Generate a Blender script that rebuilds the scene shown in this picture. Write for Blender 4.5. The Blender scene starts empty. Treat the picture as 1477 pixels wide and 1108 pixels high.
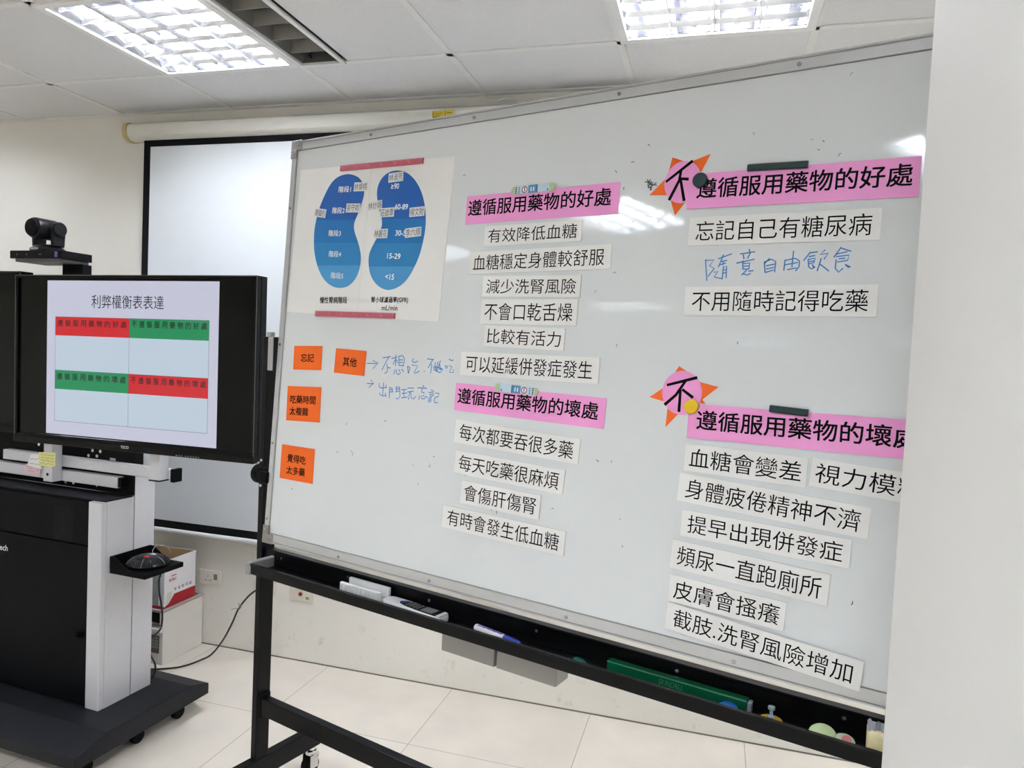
import bpy, bmesh, math, random
from mathutils import Vector, Matrix, Euler

random.seed(7)
scene = bpy.context.scene
COL = scene.collection

# ------------------------------------------------------------------ camera, world, exposure
CAM_H = 1.464
YAW, PITCH, ROLL, FPX = -0.2753, -0.0448, 0.0459, 1034.74
def make_camera():
    cd = bpy.data.cameras.new('camera'); co = bpy.data.objects.new('camera', cd); COL.objects.link(co)
    cy, sy, cp, sp = math.cos(YAW), math.sin(YAW), math.cos(PITCH), math.sin(PITCH)
    f = Vector((sy*cp, cy*cp, sp)); r = Vector((cy, -sy, 0)); u = r.cross(f)
    cr, sr = math.cos(ROLL), math.sin(ROLL)
    r2 = r*cr + u*sr; u2 = u*cr - r*sr
    m = Matrix(((r2.x, u2.x, -f.x, 0), (r2.y, u2.y, -f.y, 0), (r2.z, u2.z, -f.z, CAM_H), (0, 0, 0, 1)))
    co.matrix_world = m
    cd.sensor_fit = 'HORIZONTAL'; cd.sensor_width = 36.0; cd.lens = 36.0*FPX/1477.0
    cd.clip_start = 0.02; cd.clip_end = 60
    scene.camera = co
make_camera()
w = bpy.data.worlds.new('room_world'); scene.world = w; w.use_nodes = True
w.node_tree.nodes['Background'].inputs[0].default_value = (0.8, 0.85, 1.0, 1)
w.node_tree.nodes['Background'].inputs[1].default_value = 0.05
vs = scene.view_settings
scene.display_settings.display_device = 'sRGB'
vs.view_transform = 'Standard'; vs.look = 'None'; vs.gamma = 1.0; vs.use_curve_mapping = False
vs.exposure = 0.1
scene.cycles.sample_clamp_indirect = 40.0
TUBE_STRENGTH = 95.0         # fluorescent tubes of the ceiling lights over the seats
TUBE_SIDE = 42.0              # the light over the far corner, turned down so the wall stays unclipped
TUBE_FRONT = 74.0             # the two lights by the front wall, turned down to balance wall brightness
SLIDE_STRENGTH = 0.58         # the lit television picture

# ------------------------------------------------------------------ materials
MATS = {}
def srgb(r, g, b):
    f = lambda c: (c/255)/12.92 if c/255 <= 0.04045 else (((c/255)+0.055)/1.055)**2.4
    return (f(r), f(g), f(b))
def mat(name, col, rough=0.5, metal=0.0, noise=0.04, nscale=18.0, bump=0.0, bscale=200.0, spec=0.5, emit=0.0, coat=0.0):
    """Principled surface whose base colour wanders a little with a noise texture."""
    if name in MATS: return MATS[name]
    m = bpy.data.materials.new(name); m.use_nodes = True
    nt = m.node_tree; p = nt.nodes['Principled BSDF']
    p.inputs['Roughness'].default_value = rough; p.inputs['Metallic'].default_value = metal
    p.inputs['Specular IOR Level'].default_value = spec
    p.inputs['Coat Weight'].default_value = coat
    tc = nt.nodes.new('ShaderNodeTexCoord')
    n = nt.nodes.new('ShaderNodeTexNoise'); n.inputs['Scale'].default_value = nscale; n.inputs['Detail'].default_value = 3
    nt.links.new(tc.outputs['Object'], n.inputs['Vector'])
    mix = nt.nodes.new('ShaderNodeMix'); mix.data_type = 'RGBA'
    a = [max(0, c*(1-noise)) for c in col]; b = [min(1, c*(1+noise)) for c in col]
    mix.inputs[6].default_value = (*a, 1); mix.inputs[7].default_value = (*b, 1)
    nt.links.new(n.outputs['Fac'], mix.inputs[0])
    nt.links.new(mix.outputs[2], p.inputs['Base Color'])
    if emit:
        nt.links.new(mix.outputs[2], p.inputs['Emission Color']); p.inputs['Emission Strength'].default_value = emit
    if bump:
        n2 = nt.nodes.new('ShaderNodeTexNoise'); n2.inputs['Scale'].default_value = bscale; n2.inputs['Detail'].default_value = 4
        nt.links.new(tc.outputs['Object'], n2.inputs['Vector'])
        bp = nt.nodes.new('ShaderNodeBump'); bp.inputs['Strength'].default_value = bump; bp.inputs['Distance'].default_value = 0.002
        nt.links.new(n2.outputs['Fac'], bp.inputs['Height']); nt.links.new(bp.outputs['Normal'], p.inputs['Normal'])
    MATS[name] = m; return m
def emat(name, col, strength):
    """Something that gives off light: a lamp tube or a lit screen."""
    if name in MATS: return MATS[name]
    m = bpy.data.materials.new(name); m.use_nodes = True
    p = m.node_tree.nodes['Principled BSDF']
    p.inputs['Base Color'].default_value = (*[c*0.04 for c in col], 1); p.inputs['Roughness'].default_value = 0.25
    p.inputs['Emission Color'].default_value = (*col, 1); p.inputs['Emission Strength'].default_value = strength
    MATS[name] = m; return m

def floor_material():
    m = bpy.data.materials.new('floor_tiles'); m.use_nodes = True; nt = m.node_tree; p = nt.nodes['Principled BSDF']
    tc = nt.nodes.new('ShaderNodeTexCoord'); mp = nt.nodes.new('ShaderNodeMapping')
    mp.inputs['Location'].default_value = (1.6133 + 6.0, -2.401 + 9.6, 0)
    nt.links.new(tc.outputs['Object'], mp.inputs['Vector'])
    b = nt.nodes.new('ShaderNodeTexBrick'); b.offset = 0.0; b.squash = 1.0
    b.inputs['Scale'].default_value = 1.0; b.inputs['Brick Width'].default_value = 0.6; b.inputs['Row Height'].default_value = 0.6
    b.inputs['Mortar Size'].default_value = 0.0013; b.inputs['Mortar Smooth'].default_value = 0.1; b.inputs['Bias'].default_value = 0.0
    b.inputs['Color1'].default_value = (0.66, 0.605, 0.53, 1); b.inputs['Color2'].default_value = (0.69, 0.635, 0.56, 1)
    b.inputs['Mortar'].default_value = (0.27, 0.245, 0.21, 1)
    nt.links.new(mp.outputs['Vector'], b.inputs['Vector'])
    n = nt.nodes.new('ShaderNodeTexNoise'); n.inputs['Scale'].default_value = 5; n.inputs['Detail'].default_value = 6
    nt.links.new(tc.outputs['Object'], n.inputs['Vector'])
    r = nt.nodes.new('ShaderNodeValToRGB'); r.color_ramp.elements[0].color = (0.93, 0.93, 0.93, 1); r.color_ramp.elements[1].color = (1.05, 1.04, 1.03, 1)
    r.color_ramp.elements[0].position = 0.3; r.color_ramp.elements[1].position = 0.7
    nt.links.new(n.outputs['Fac'], r.inputs['Fac'])
    mx = nt.nodes.new('ShaderNodeMix'); mx.data_type = 'RGBA'; mx.blend_type = 'MULTIPLY'; mx.inputs[0].default_value = 1
    nt.links.new(b.outputs['Color'], mx.inputs[6]); nt.links.new(r.outputs['Color'], mx.inputs[7])
    nt.links.new(mx.outputs[2], p.inputs['Base Color'])
    p.inputs['Roughness'].default_value = 0.38
    return m
def wall_material(name, col):
    """Painted wall with faint mottling and small scuffs near the floor."""
    m = bpy.data.materials.new(name); m.use_nodes = True; nt = m.node_tree; p = nt.nodes['Principled BSDF']
    tc = nt.nodes.new('ShaderNodeTexCoord')
    n = nt.nodes.new('ShaderNodeTexNoise'); n.inputs['Scale'].default_value = 3.0; n.inputs['Detail'].default_value = 5
    nt.links.new(tc.outputs['Object'], n.inputs['Vector'])
    mx = nt.nodes.new('ShaderNodeMix'); mx.data_type = 'RGBA'
    mx.inputs[6].default_value = (*[c*0.965 for c in col], 1); mx.inputs[7].default_value = (*col, 1)
    nt.links.new(n.outputs['Fac'], mx.inputs[0])
    n2 = nt.nodes.new('ShaderNodeTexNoise'); n2.inputs['Scale'].default_value = 14; n2.inputs['Detail'].default_value = 8; n2.inputs['Roughness'].default_value = 0.7
    nt.links.new(tc.outputs['Object'], n2.inputs['Vector'])
    r = nt.nodes.new('ShaderNodeValToRGB'); r.color_ramp.elements[0].position = 0.58; r.color_ramp.elements[1].position = 0.70
    nt.links.new(n2.outputs['Fac'], r.inputs['Fac'])
    sx = nt.nodes.new('ShaderNodeSeparateXYZ'); nt.links.new(tc.outputs['Object'], sx.inputs[0])
    mr = nt.nodes.new('ShaderNodeMapRange'); mr.inputs['From Min'].default_value = 0.35; mr.inputs['From Max'].default_value = 0.0
    mr.inputs['To Min'].default_value = 0.0; mr.inputs['To Max'].default_value = 0.55
    nt.links.new(sx.outputs['Z'], mr.inputs['Value'])
    mu = nt.nodes.new('ShaderNodeMath'); mu.operation = 'MULTIPLY'
    nt.links.new(r.outputs['Color'], mu.inputs[0]); nt.links.new(mr.outputs['Result'], mu.inputs[1])
    mx2 = nt.nodes.new('ShaderNodeMix'); mx2.data_type = 'RGBA'; mx2.inputs[7].default_value = (0.42, 0.40, 0.36, 1)
    nt.links.new(mu.outputs[0], mx2.inputs[0]); nt.links.new(mx.outputs[2], mx2.inputs[6])
    nt.links.new(mx2.outputs[2], p.inputs['Base Color'])
    bp = nt.nodes.new('ShaderNodeBump'); bp.inputs['Strength'].default_value = 0.08; bp.inputs['Distance'].default_value = 0.002
    n3 = nt.nodes.new('ShaderNodeTexNoise'); n3.inputs['Scale'].default_value = 120; nt.links.new(tc.outputs['Object'], n3.inputs['Vector'])
    nt.links.new(n3.outputs['Fac'], bp.inputs['Height']); nt.links.new(bp.outputs['Normal'], p.inputs['Normal'])
    p.inputs['Roughness'].default_value = 0.65
    return m

WALL = wall_material('cream_wall_paint', (0.80, 0.77, 0.70))
FLOOR = floor_material()
PILLAR = wall_material('white_pillar_paint', (0.80, 0.79, 0.765))
TILE = mat('ceiling_tile', (0.74, 0.735, 0.74), 0.9, noise=0.10, nscale=170, bump=1.0, bscale=130)
TBAR = mat('ceiling_grid_white', (0.78, 0.77, 0.75), 0.5)
DARKGAP = mat('dark_gap', (0.17, 0.155, 0.135), 0.9, noise=0.6, nscale=9)
ALU = mat('brushed_aluminium', (0.55, 0.555, 0.56), 0.36, 0.45, noise=0.02, nscale=20)
GROOVE = mat('frame_groove', (0.24, 0.235, 0.23), 0.6)
STEEL = mat('screw_steel', (0.5, 0.5, 0.5), 0.25, 0.9)
CHROME = mat('chrome', (0.75, 0.75, 0.75), 0.12, 1.0)
BOARD = mat('glossy_white_board', (0.70, 0.725, 0.735), 0.05, noise=0.015, nscale=4, spec=0.62)
BLACK = mat('black_painted_steel', (0.0035, 0.0035, 0.004), 0.28, noise=0.2, spec=0.16)
BLACKM = mat('matt_black', (0.0035, 0.0035, 0.004), 0.5, noise=0.2, spec=0.08)
GLOSSBLK = mat('piano_black', (0.002, 0.002, 0.0025), 0.10, noise=0.2, spec=0.18)
SCREEN = mat('screen_glass', (0.003, 0.0035, 0.003), 0.13, noise=0.1, spec=0.14)
CHAR = mat('charcoal_powder_coat', (0.012, 0.0125, 0.0165), 0.5, noise=0.1, nscale=60, spec=0.2)
SILVER = mat('silver_powder_coat', (0.60, 0.60, 0.63), 0.42, 0.2, noise=0.03, nscale=50)
GREYBOX = mat('grey_enamel_steel', (0.30, 0.29, 0.275), 0.4, 0.2, noise=0.06)
WHITEP = mat('white_plastic', (0.74, 0.74, 0.75), 0.35)
CREAMP = mat('cream_plastic', (0.74, 0.70, 0.60), 0.4)
CREAMCASE = mat('cream_enamel_case', (0.74, 0.725, 0.66), 0.38)
YELLOWP = mat('yellowed_plastic', (0.60, 0.49, 0.22), 0.5)
FABRIC = mat('screen_fabric_white', (0.70, 0.735, 0.76), 0.8, noise=0.02, nscale=3)
SBLACK = mat('screen_border_black', (0.004, 0.004, 0.005), 0.8, spec=0.2)
PAPER = mat('white_paper', (0.80, 0.79, 0.77), 0.6, noise=0.015)
PINK = mat('pink_paper', srgb(240, 158, 214), 0.55, noise=0.02)
ORANGE = mat('orange_paper', srgb(243, 104, 12), 0.55, noise=0.03)
INK = mat('black_ink', (0.003, 0.003, 0.0035), 0.6, spec=0.08)
BLUEINK = mat('blue_marker_ink', srgb(52, 130, 200), 0.5)
GREYINK = mat('grey_print', (0.10, 0.10, 0.105), 0.6)
DUST = mat('marker_specks', (0.05, 0.06, 0.07), 0.7)

# ------------------------------------------------------------------ mesh helpers
class MB:
    """Collects shapes and links them as ONE mesh object."""
    def __init__(s): s.v = []; s.f = []; s.mi = []
    def face(s, pts, m=0):
        i = len(s.v); s.v += [tuple(p) for p in pts]; s.f.append(tuple(range(i, i+len(pts)))); s.mi.append(m)
    def box(s, x0, x1, y0, y1, z0, z1, m=0, M=None):
        c = [(x0,y0,z0),(x1,y0,z0),(x1,y1,z0),(x0,y1,z0),(x0,y0,z1),(x1,y0,z1),(x1,y1,z1),(x0,y1,z1)]
        if M is not None: c = [tuple(M @ Vector(p)) for p in c]
        i = len(s.v); s.v += c
        for q in ((3,2,1,0),(4,5,6,7),(0,1,5,4),(1,2,6,5),(2,3,7,6),(3,0,4,7)): s.f.append(tuple(i+k for k in q)); s.mi.append(m)
        return s
    def prism(s, poly, z0, z1, m=0, M=None, side_m=None):
        n = len(poly); area = sum(poly[k][0]*poly[(k+1)%n][1]-poly[(k+1)%n][0]*poly[k][1] for k in range(n))
        if area < 0: poly = poly[::-1]
        i = len(s.v); P = [(x,y,z0) for x,y in poly]+[(x,y,z1) for x,y in poly]
        if M is not None: P = [tuple(M @ Vector(p)) for p in P]
        s.v += P
        s.f.append(tuple(i+k for k in range(n-1,-1,-1))); s.mi.append(m)
        s.f.append(tuple(i+n+k for k in range(n))); s.mi.append(m)
        for k in range(n): s.f.append((i+k, i+(k+1)%n, i+n+(k+1)%n, i+n+k)); s.mi.append(m if side_m is None else side_m)
        return s
    def lathe(s, prof, n=24, m=0, M=None, sx=1, sy=1):
        i = len(s.v); k = len(prof)
        for j in range(n):
            a = 2*math.pi*j/n
            for r, z in prof:
                p = Vector((r*math.cos(a)*sx, r*math.sin(a)*sy, z)); s.v.append(tuple(M @ p if M is not None else p))
        for j in range(n):
            for q in range(k-1):
                a, b = i+j*k+q, i+((j+1)%n)*k+q
                s.f.append((a, b, b+1, a+1)); s.mi.append(m)
        s.f.append(tuple(i+j*k for j in range(n-1,-1,-1))); s.mi.append(m)
        s.f.append(tuple(i+j*k+k-1 for j in range(n))); s.mi.append(m)
        return s
    def cyl(s, a, b, r, n=16, m=0, r2=None):
        a, b = Vector(a), Vector(b); d = b-a
        M = Matrix.Translation(a) @ d.to_track_quat('Z','Y').to_matrix().to_4x4()
        return s.lathe([(r,0),(r if r2 is None else r2, d.length)], n, m, M)
    def tube(s, pts, r, n=8, m=0):
        pts = [Vector(p) for p in pts]; i = len(s.v)
        for k, p in enumerate(pts):
            t = (pts[min(k+1,len(pts)-1)]-pts[max(k-1,0)]).normalized()
            up = Vector((0,0,1)) if abs(t.z) < 0.95 else Vector((1,0,0))
            x = t.cross(up).normalized(); y = t.cross(x)
            for j in range(n):
                a = 2*math.pi*j/n; s.v.append(tuple(p + x*r*math.cos(a) + y*r*math.sin(a)))
        for k in range(len(pts)-1):
            for j in range(n):
                s.f.append((i+k*n+j, i+k*n+(j+1)%n, i+(k+1)*n+(j+1)%n, i+(k+1)*n+j)); s.mi.append(m)
        s.f.append(tuple(i+j for j in range(n))); s.mi.append(m)
        s.f.append(tuple(i+(len(pts)-1)*n+j for j in range(n-1,-1,-1))); s.mi.append(m)
        return s
    def stroke(s, pts, w, z, m=0, w2=None):
        """A flat pen stroke in the xy plane at height z."""
        P = [Vector((p[0],p[1],0)) for p in pts]; n = len(P); L = []; R = []
        for k in range(n):
            t = (P[min(k+1,n-1)]-P[max(k-1,0)])
            t = t.normalized() if t.length > 1e-9 else Vector((1,0,0))
            nn = Vector((-t.y,t.x,0)); ww = w if w2 is None else w+(w2-w)*k/(n-1)
            e = -t*ww*0.4 if k == 0 else (t*ww*0.4 if k == n-1 else Vector())
            L.append(P[k]+nn*ww/2+e); R.append(P[k]-nn*ww/2+e)
        for k in range(n-1):
            s.face([(R[k].x,R[k].y,z),(R[k+1].x,R[k+1].y,z),(L[k+1].x,L[k+1].y,z),(L[k].x,L[k].y,z)], m)
        return s
    def text(s, body, cx, cy, wd, ht, z=0.0, m=0, off=0.0, M=None, italic=0.0, bold=0.0):
        """Lettering filled in the xy plane, fitted to wd x ht (either may be None); bold thickens it by overprinting."""
        if bold:
            for k, (dx, dy) in enumerate(((-.5,-.5),(.5,-.5),(.5,.5),(-.5,.5))):
                s.text(body, cx+dx*bold, cy+dy*bold, wd, ht, z+k*.00004, m, off, M, italic)
            return s
        g = glyphs(body, off, italic)
        xs = [v[0] for v in g[0]]; ys = [v[1] for v in g[0]]
        x0, x1, y0, y1 = min(xs), max(xs), min(ys), max(ys)
        kx = wd/(x1-x0) if wd else None; ky = ht/(y1-y0) if ht else None
        if kx is None: kx = ky
        if ky is None: ky = kx
        i = len(s.v)
        for x, y in g[0]:
            p = Vector((cx+(x-(x0+x1)/2)*kx, cy+(y-(y0+y1)/2)*ky, z)); s.v.append(tuple(M @ p if M is not None else p))
        for f in g[1]: s.f.append(tuple(i+k for k in f)); s.mi.append(m)
        return s
    def build(s, name, mats, parent=None, bevel=0.0, smooth=False, seg=2, M=None):
        me = bpy.data.meshes.new(name); me.from_pydata(s.v, [], s.f)
        for mm in (mats if isinstance(mats, (list, tuple)) else [mats]): me.materials.append(mm)
        me.polygons.foreach_set('material_index', s.mi)
        if smooth: me.polygons.foreach_set('use_smooth', [True]*len(me.polygons))
        me.update()
        o = bpy.data.objects.new(name, me); COL.objects.link(o)
        if parent is not None: o.parent = parent
        if M is not None: o.matrix_world = M
        if bevel:
            b = o.modifiers.new('edge', 'BEVEL'); b.width = bevel; b.segments = seg; b.limit_method = 'ANGLE'; b.angle_limit = math.radians(40)
        if smooth:
            e = o.modifiers.new('split', 'EDGE_SPLIT'); e.split_angle = math.radians(38)
        return o
_G = {}
def glyphs(body, off=0.0, italic=0.0):
    k = (body, off, italic)
    if k not in _G:
        cu = bpy.data.curves.new('lettering_source', 'FONT'); cu.body = body; cu.size = 1; cu.resolution_u = 3; cu.fill_mode = 'FRONT'
        cu.offset = off; cu.shear = italic
        o = bpy.data.objects.new('lettering_source', cu); COL.objects.link(o)
        dg = bpy.context.evaluated_depsgraph_get(); dg.update()
        me = bpy.data.meshes.new_from_object(o.evaluated_get(dg))
        _G[k] = ([(v.co.x, v.co.y) for v in me.vertices], [tuple(p.vertices) for p in me.polygons])
        bpy.data.objects.remove(o); bpy.data.curves.remove(cu); bpy.data.meshes.remove(me)
    return _G[k]
def tag(o, label, cat, group=None, kind=None):
    o['label'] = label; o['category'] = cat
    if group: o['group'] = group
    if kind: o['kind'] = kind
    return o
def thing(name, label, cat, loc=(0,0,0), rz=0.0, group=None, M=None):
    o = bpy.data.objects.new(name, None); o.empty_display_size = 0.1; COL.objects.link(o)
    if M is not None: o.matrix_world = M
    else: o.location = loc; o.rotation_euler = (0,0,rz)
    return tag(o, label, cat, group)
def struct(o): o['kind'] = 'structure'; return o
def copy_tree(o, parent=None):
    c = o.copy(); COL.objects.link(c)
    if parent is not None: c.parent = parent
    for ch in [x for x in bpy.data.objects if x.parent == o]: copy_tree(ch, c)
    return c

# pen strokes on the board, in tenths of a millimetre along and down the board
HW1 = [[(3625,6372),(3987,6355)],[(3836,6290),(4027,6330),(3856,6496)],[(4185,6194),(4451,6147)],[(4404,6149),(4291,6314),(4182,6524)],[(4331,6356),(4379,6434),(4365,6576),(4297,6607)],[(4375,6443),(4481,6455)],[(4503,6198),(4672,6155)],[(4639,6095),(4649,6385)],[(4622,6228),(4564,6345)],[(4668,6226),(4720,6294)],[(4739,6135),(4773,6361)],[(4738,6126),(4873,6103),(4945,6179),(4941,6283),(4913,6389)],[(4771,6221),(4884,6216)],[(4777,6291),(4891,6286)],[(4774,6370),(4899,6364)],[(4636,6491),(4624,6606)],[(4682,6489),(4715,6592),(4786,6615),(4838,6559)],[(4773,6484),(4811,6517)],[(4875,6470),(4948,6518)],[(5071,6382),(5110,6553)],[(5071,6382),(5163,6403),(5121,6553)],[(5252,6165),(5213,6227)],[(5227,6253),(5317,6266),(5402,6227)],[(5213,6340),(5414,6347),(5299,6543),(5356,6548),(5471,6482)],[(5635,6470),(5653,6479)],[(5713,6153),(5920,6161)],[(5888,6171),(5768,6381)],[(5834,6284),(5880,6307),(5855,6504)],[(5938,6355),(5978,6438)],[(5991,6234),(5968,6337),(6077,6467)],[(6074,6213),(6012,6453)],[(5979,6336),(6240,6391)],[(6146,6185),(6054,6451)],[(6120,6245),(6166,6394)],[(6044,6451),(6164,6487),(6232,6425),(6134,6396)],[(6316,6311),(6343,6369),(6393,6341),(6357,6301),(6316,6311)],[(6425,6130),(6490,6161),(6552,6150)],[(6441,6297),(6525,6309),(6456,6463),(6601,6455),(6564,6391)]]
HW2 = [[(3681,6920),(3910,6906)],[(3804,6814),(3916,6896),(3752,7024)],[(4123,6884),(4121,6982),(4219,7011),(4370,6983)],[(4374,6912),(4383,7000)],[(4276,6865),(4274,7203)],[(4161,7140),(4190,7200),(4311,7218),(4379,7195)],[(4361,7135),(4406,7229)],[(4498,6975),(4513,7248)],[(4522,6982),(4592,6986),(4625,7090)],[(4527,7035),(4608,7029)],[(4522,7097),(4625,7081)],[(4729,6969),(4740,7082)],[(4727,6951),(4852,6934),(4887,7177),(4827,7260),(4756,7247)],[(4744,7003),(4846,6987)],[(4739,7073),(4840,7049)],[(4928,7008),(5096,6988)],[(5007,7003),(5026,7201)],[(4948,7102),(5105,7083)],[(4949,7224),(5138,7185)],[(5137,6951),(5338,6937)],[(5136,7055),(5323,7016)],[(5214,7049),(5188,7242)],[(5248,7047),(5274,7201),(5354,7221),(5414,7156)],[(5638,6849),(5668,6881)],[(5469,6920),(5764,6913)],[(5613,6928),(5611,7022),(5700,7041)],[(5544,7129),(5537,7216)],[(5599,7126),(5627,7192),(5715,7194),(5742,7141)],[(5663,7104),(5691,7127)],[(5752,7123),(5808,7145)],[(5929,6941),(5963,6955)],[(5851,7023),(6009,6986)],[(5877,7072),(6003,7037)],[(5892,7121),(6007,7079)],[(5844,7176),(5948,7143)],[(5848,7218),(5863,7268),(5936,7237),(5953,7193),(5848,7218)],[(6065,7016),(6182,7016),(6158,7102),(6065,7126)],[(6065,7126),(6032,7230),(6068,7269),(6151,7246)]]
HW3 = [[(12825,3790),(12851,3992),(12884,4216)],[(12826,3802),(13004,3796),(12913,3915),(13018,3973),(12906,4127)],[(13091,3776),(13348,3685)],[(13185,3702),(13104,3942)],[(13162,3833),(13259,3814)],[(13195,3834),(13189,3900)],[(13134,3899),(13241,3869)],[(13203,3945),(13198,4176)],[(13203,3945),(13268,3935),(13274,4166)],[(13208,4011),(13262,4001)],[(13202,4077),(13266,4056)],[(13023,4051),(13099,4031),(13031,4151),(13199,4187)],[(13695,3610),(13709,3654)],[(13531,3691),(13804,3658)],[(13586,3715),(13602,3791)],[(13721,3676),(13676,3783)],[(13469,3875),(13804,3808)],[(13584,3834),(13595,3987)],[(13599,3889),(13726,3882),(13713,4000)],[(13614,3944),(13708,3935)],[(13596,3998),(13703,4000)],[(13584,4117),(13672,4021)],[(13603,4095),(13701,4119),(13751,4087)],[(13716,4044),(13800,4035)],[(14095,3806),(14018,3890)],[(14007,3879),(14031,4072)],[(14007,3868),(14137,3818),(14221,3863),(14215,4065)],[(14053,3944),(14195,3916)],[(14058,4008),(14189,3979)],[(14052,4072),(14183,4032)],[(14393,3858),(14385,4037)],[(14392,3847),(14579,3811),(14661,3865),(14660,3980),(14606,4052)],[(14539,3673),(14531,3977)],[(14408,3932),(14624,3895)],[(14455,4028),(14612,4000)],[(14845,3705),(14739,3857)],[(14836,3715),(14970,3699)],[(14832,3787),(14927,3770)],[(14816,3839),(14836,3984),(14887,4027),(14942,3987)],[(14826,3839),(14940,3822),(14927,3904),(14841,3922)],[(14848,3881),(14915,3872)],[(14901,3944),(14934,4007)],[(15102,3673),(15022,3752),(15163,3736),(15104,3837)],[(15047,3835),(15025,3937),(14995,4060)],[(15035,3938),(15196,4068)],[(15381,3632),(15272,3811)],[(15373,3642),(15553,3709)],[(15324,3752),(15489,3717)],[(15318,3803),(15530,3779),(15509,3879),(15344,3905)],[(15368,3845),(15460,3838)],[(15313,3864),(15306,4026),(15367,4098),(15436,4029)],[(15478,3959),(15563,4002)],[(15487,3970),(15536,4011)]]
SUN1 = ([[(11948,1578),(12251,1703),(11872,1945)],[(12768,1593),(12406,1699),(12611,1922)],[(11488,2350),(11843,2009),(11850,2378)],[(12099,2826),(11987,2529),(12303,2558)]], [[(11862,2085),(12380,1716)],[(12163,1879),(12138,2089),(11955,2473)],[(12164,2065),(12272,2510)],[(12191,2060),(12341,2080)]])
SUN2 = ([[(12432,6009),(12258,6307),(12658,6136)],[(13286,6389),(12884,6311),(12967,6680)],[(11831,6700),(12129,6477),(12125,6764)],[(12234,7310),(12248,6917),(12507,6988)],[(13043,6749),(12974,6667),(12960,6755)]], [[(12222,6416),(12815,6232)],[(12587,6329),(12413,6615),(12200,6822)],[(12502,6524),(12504,6938)],[(12557,6500),(12760,6632)]])

# ------------------------------------------------------------------ the room
ZC = 2.5188; YW = 2.8667; GX0 = -3.4239; GS = 0.61087; GY0 = 2.4562
XL, XR, YF = -5.6, 3.4, -6.2
def box_struct(name, b, m):
    return struct(MB().box(*b).build(name, m))
box_struct('floor', (XL-.1, XR+.1, YF-.1, YW+.1, -.06, 0), FLOOR)
box_struct('wall_back', (XL-.1, XR+.1, YW, YW+.1, 0, 2.80), WALL)
box_struct('wall_left', (XL-.1, XL, YF, YW, 0, 2.80), WALL)
box_struct('wall_right', (XR, XR+.1, YF, YW, 0, 2.80), WALL)
box_struct('wall_front', (XL-.1, XR+.1, YF-.1, YF, 0, 2.80), WALL)
box_struct('wall_pillar', (0.245, 0.80, 0.30, 1.05, 0, ZC), PILLAR)
box_struct('trim_1', (XL, XR, YW-.003, YW, 0.0, 0.005), DARKGAP)           # the open joint between wall and floor tiles

FIX_X = [GX0-GS, GX0+2*GS, GX0+5*GS, GX0+8*GS]          # west edges of the lit cells
FIX_Y = [GY0-GS, GY0-5*GS, GY0-9*GS, GY0-13*GS]         # near edges of the lit cells
def is_fixture(x, y):
    return any(abs(x-a) < .01 for a in FIX_X) and any(abs(y-b) < .01 for b in FIX_Y)
STRIP_W = 0.195                                          # the narrow unlit fitting beside the first light
STRIP_X = GX0+3*GS; STRIP_Y = GY0-GS
c = MB(); g = MB()
xs = [XL] + [GX0+k*GS for k in range(-3, 12) if XL < GX0+k*GS < XR] + [XR]
ys = [YF] + [GY0-k*GS for k in range(14, -1, -1) if GY0-k*GS > YF] + [YW]
hb = 0.012
for i in range(len(xs)-1):
    for j in range(len(ys)-1):
        x0, x1, y0, y1 = xs[i], xs[i+1], ys[j], ys[j+1]
        if is_fixture(x0, y0): continue
        if abs(x0-STRIP_X) < .01 and abs(y0-STRIP_Y) < .01: x0 = x0+STRIP_W+0.004
        c.box(x0+.006, x1-.006, y0+.006, y1-.006, ZC+.004, ZC+.016)
c.box(XL-.1, XR+.1, YF-.1, YW+.1, 2.78, 2.82)
struct(c.build('ceiling', TILE))
for x in xs[1:-1]: g.box(x-hb, x+hb, YF, YW, ZC, ZC+.004)
for y in ys[1:-1]: g.box(XL, XR, y-hb, y+hb, ZC, ZC+.0041)
g.box(XL, XR, YW-.024, YW, ZC-.001, ZC+.0039)
g.box(XL, XR, YF, YF+.024, ZC-.001, ZC+.0039); g.box(XL, XL+.024, YF, YW, ZC-.001, ZC+.0039); g.box(XR-.024, XR, YF, YW, ZC-.001, ZC+.0039)
struct(g.build('trim_2', TBAR))

# ------------------------------------------------------------------ ceiling lights
TUBE = emat('fluorescent_tube', (0.90, 0.955, 1.0), TUBE_STRENGTH)
TUBES = emat('fluorescent_tube_low', (0.88, 0.93, 1.0), TUBE_SIDE)  # same kind of tube, emission lowered to balance the side wall
TUBED = emat('fluorescent_tube_dim', (0.93, 0.95, 1.0), TUBE_FRONT)
REFL = mat('mirror_reflector', (0.80, 0.81, 0.86), 0.10, 1.0, noise=0.03)
LOUV = mat('bright_louvre_aluminium', (0.80, 0.82, 0.87), 0.14, 1.0, noise=0.03)
DLOUV = mat('dull_louvre_aluminium', (0.22, 0.21, 0.195), 0.30, 0.6, noise=0.1, nscale=30)  # darker grey than the other louvre metals
RIM = mat('light_rim_white', (0.80, 0.80, 0.79), 0.4)
CAPM = mat('tube_end_cap', (0.55, 0.55, 0.52), 0.4, 0.3)
SLOUV = mat('satin_louvre_aluminium', (0.52, 0.535, 0.55), 0.4, 0.3, noise=0.03)
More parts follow.
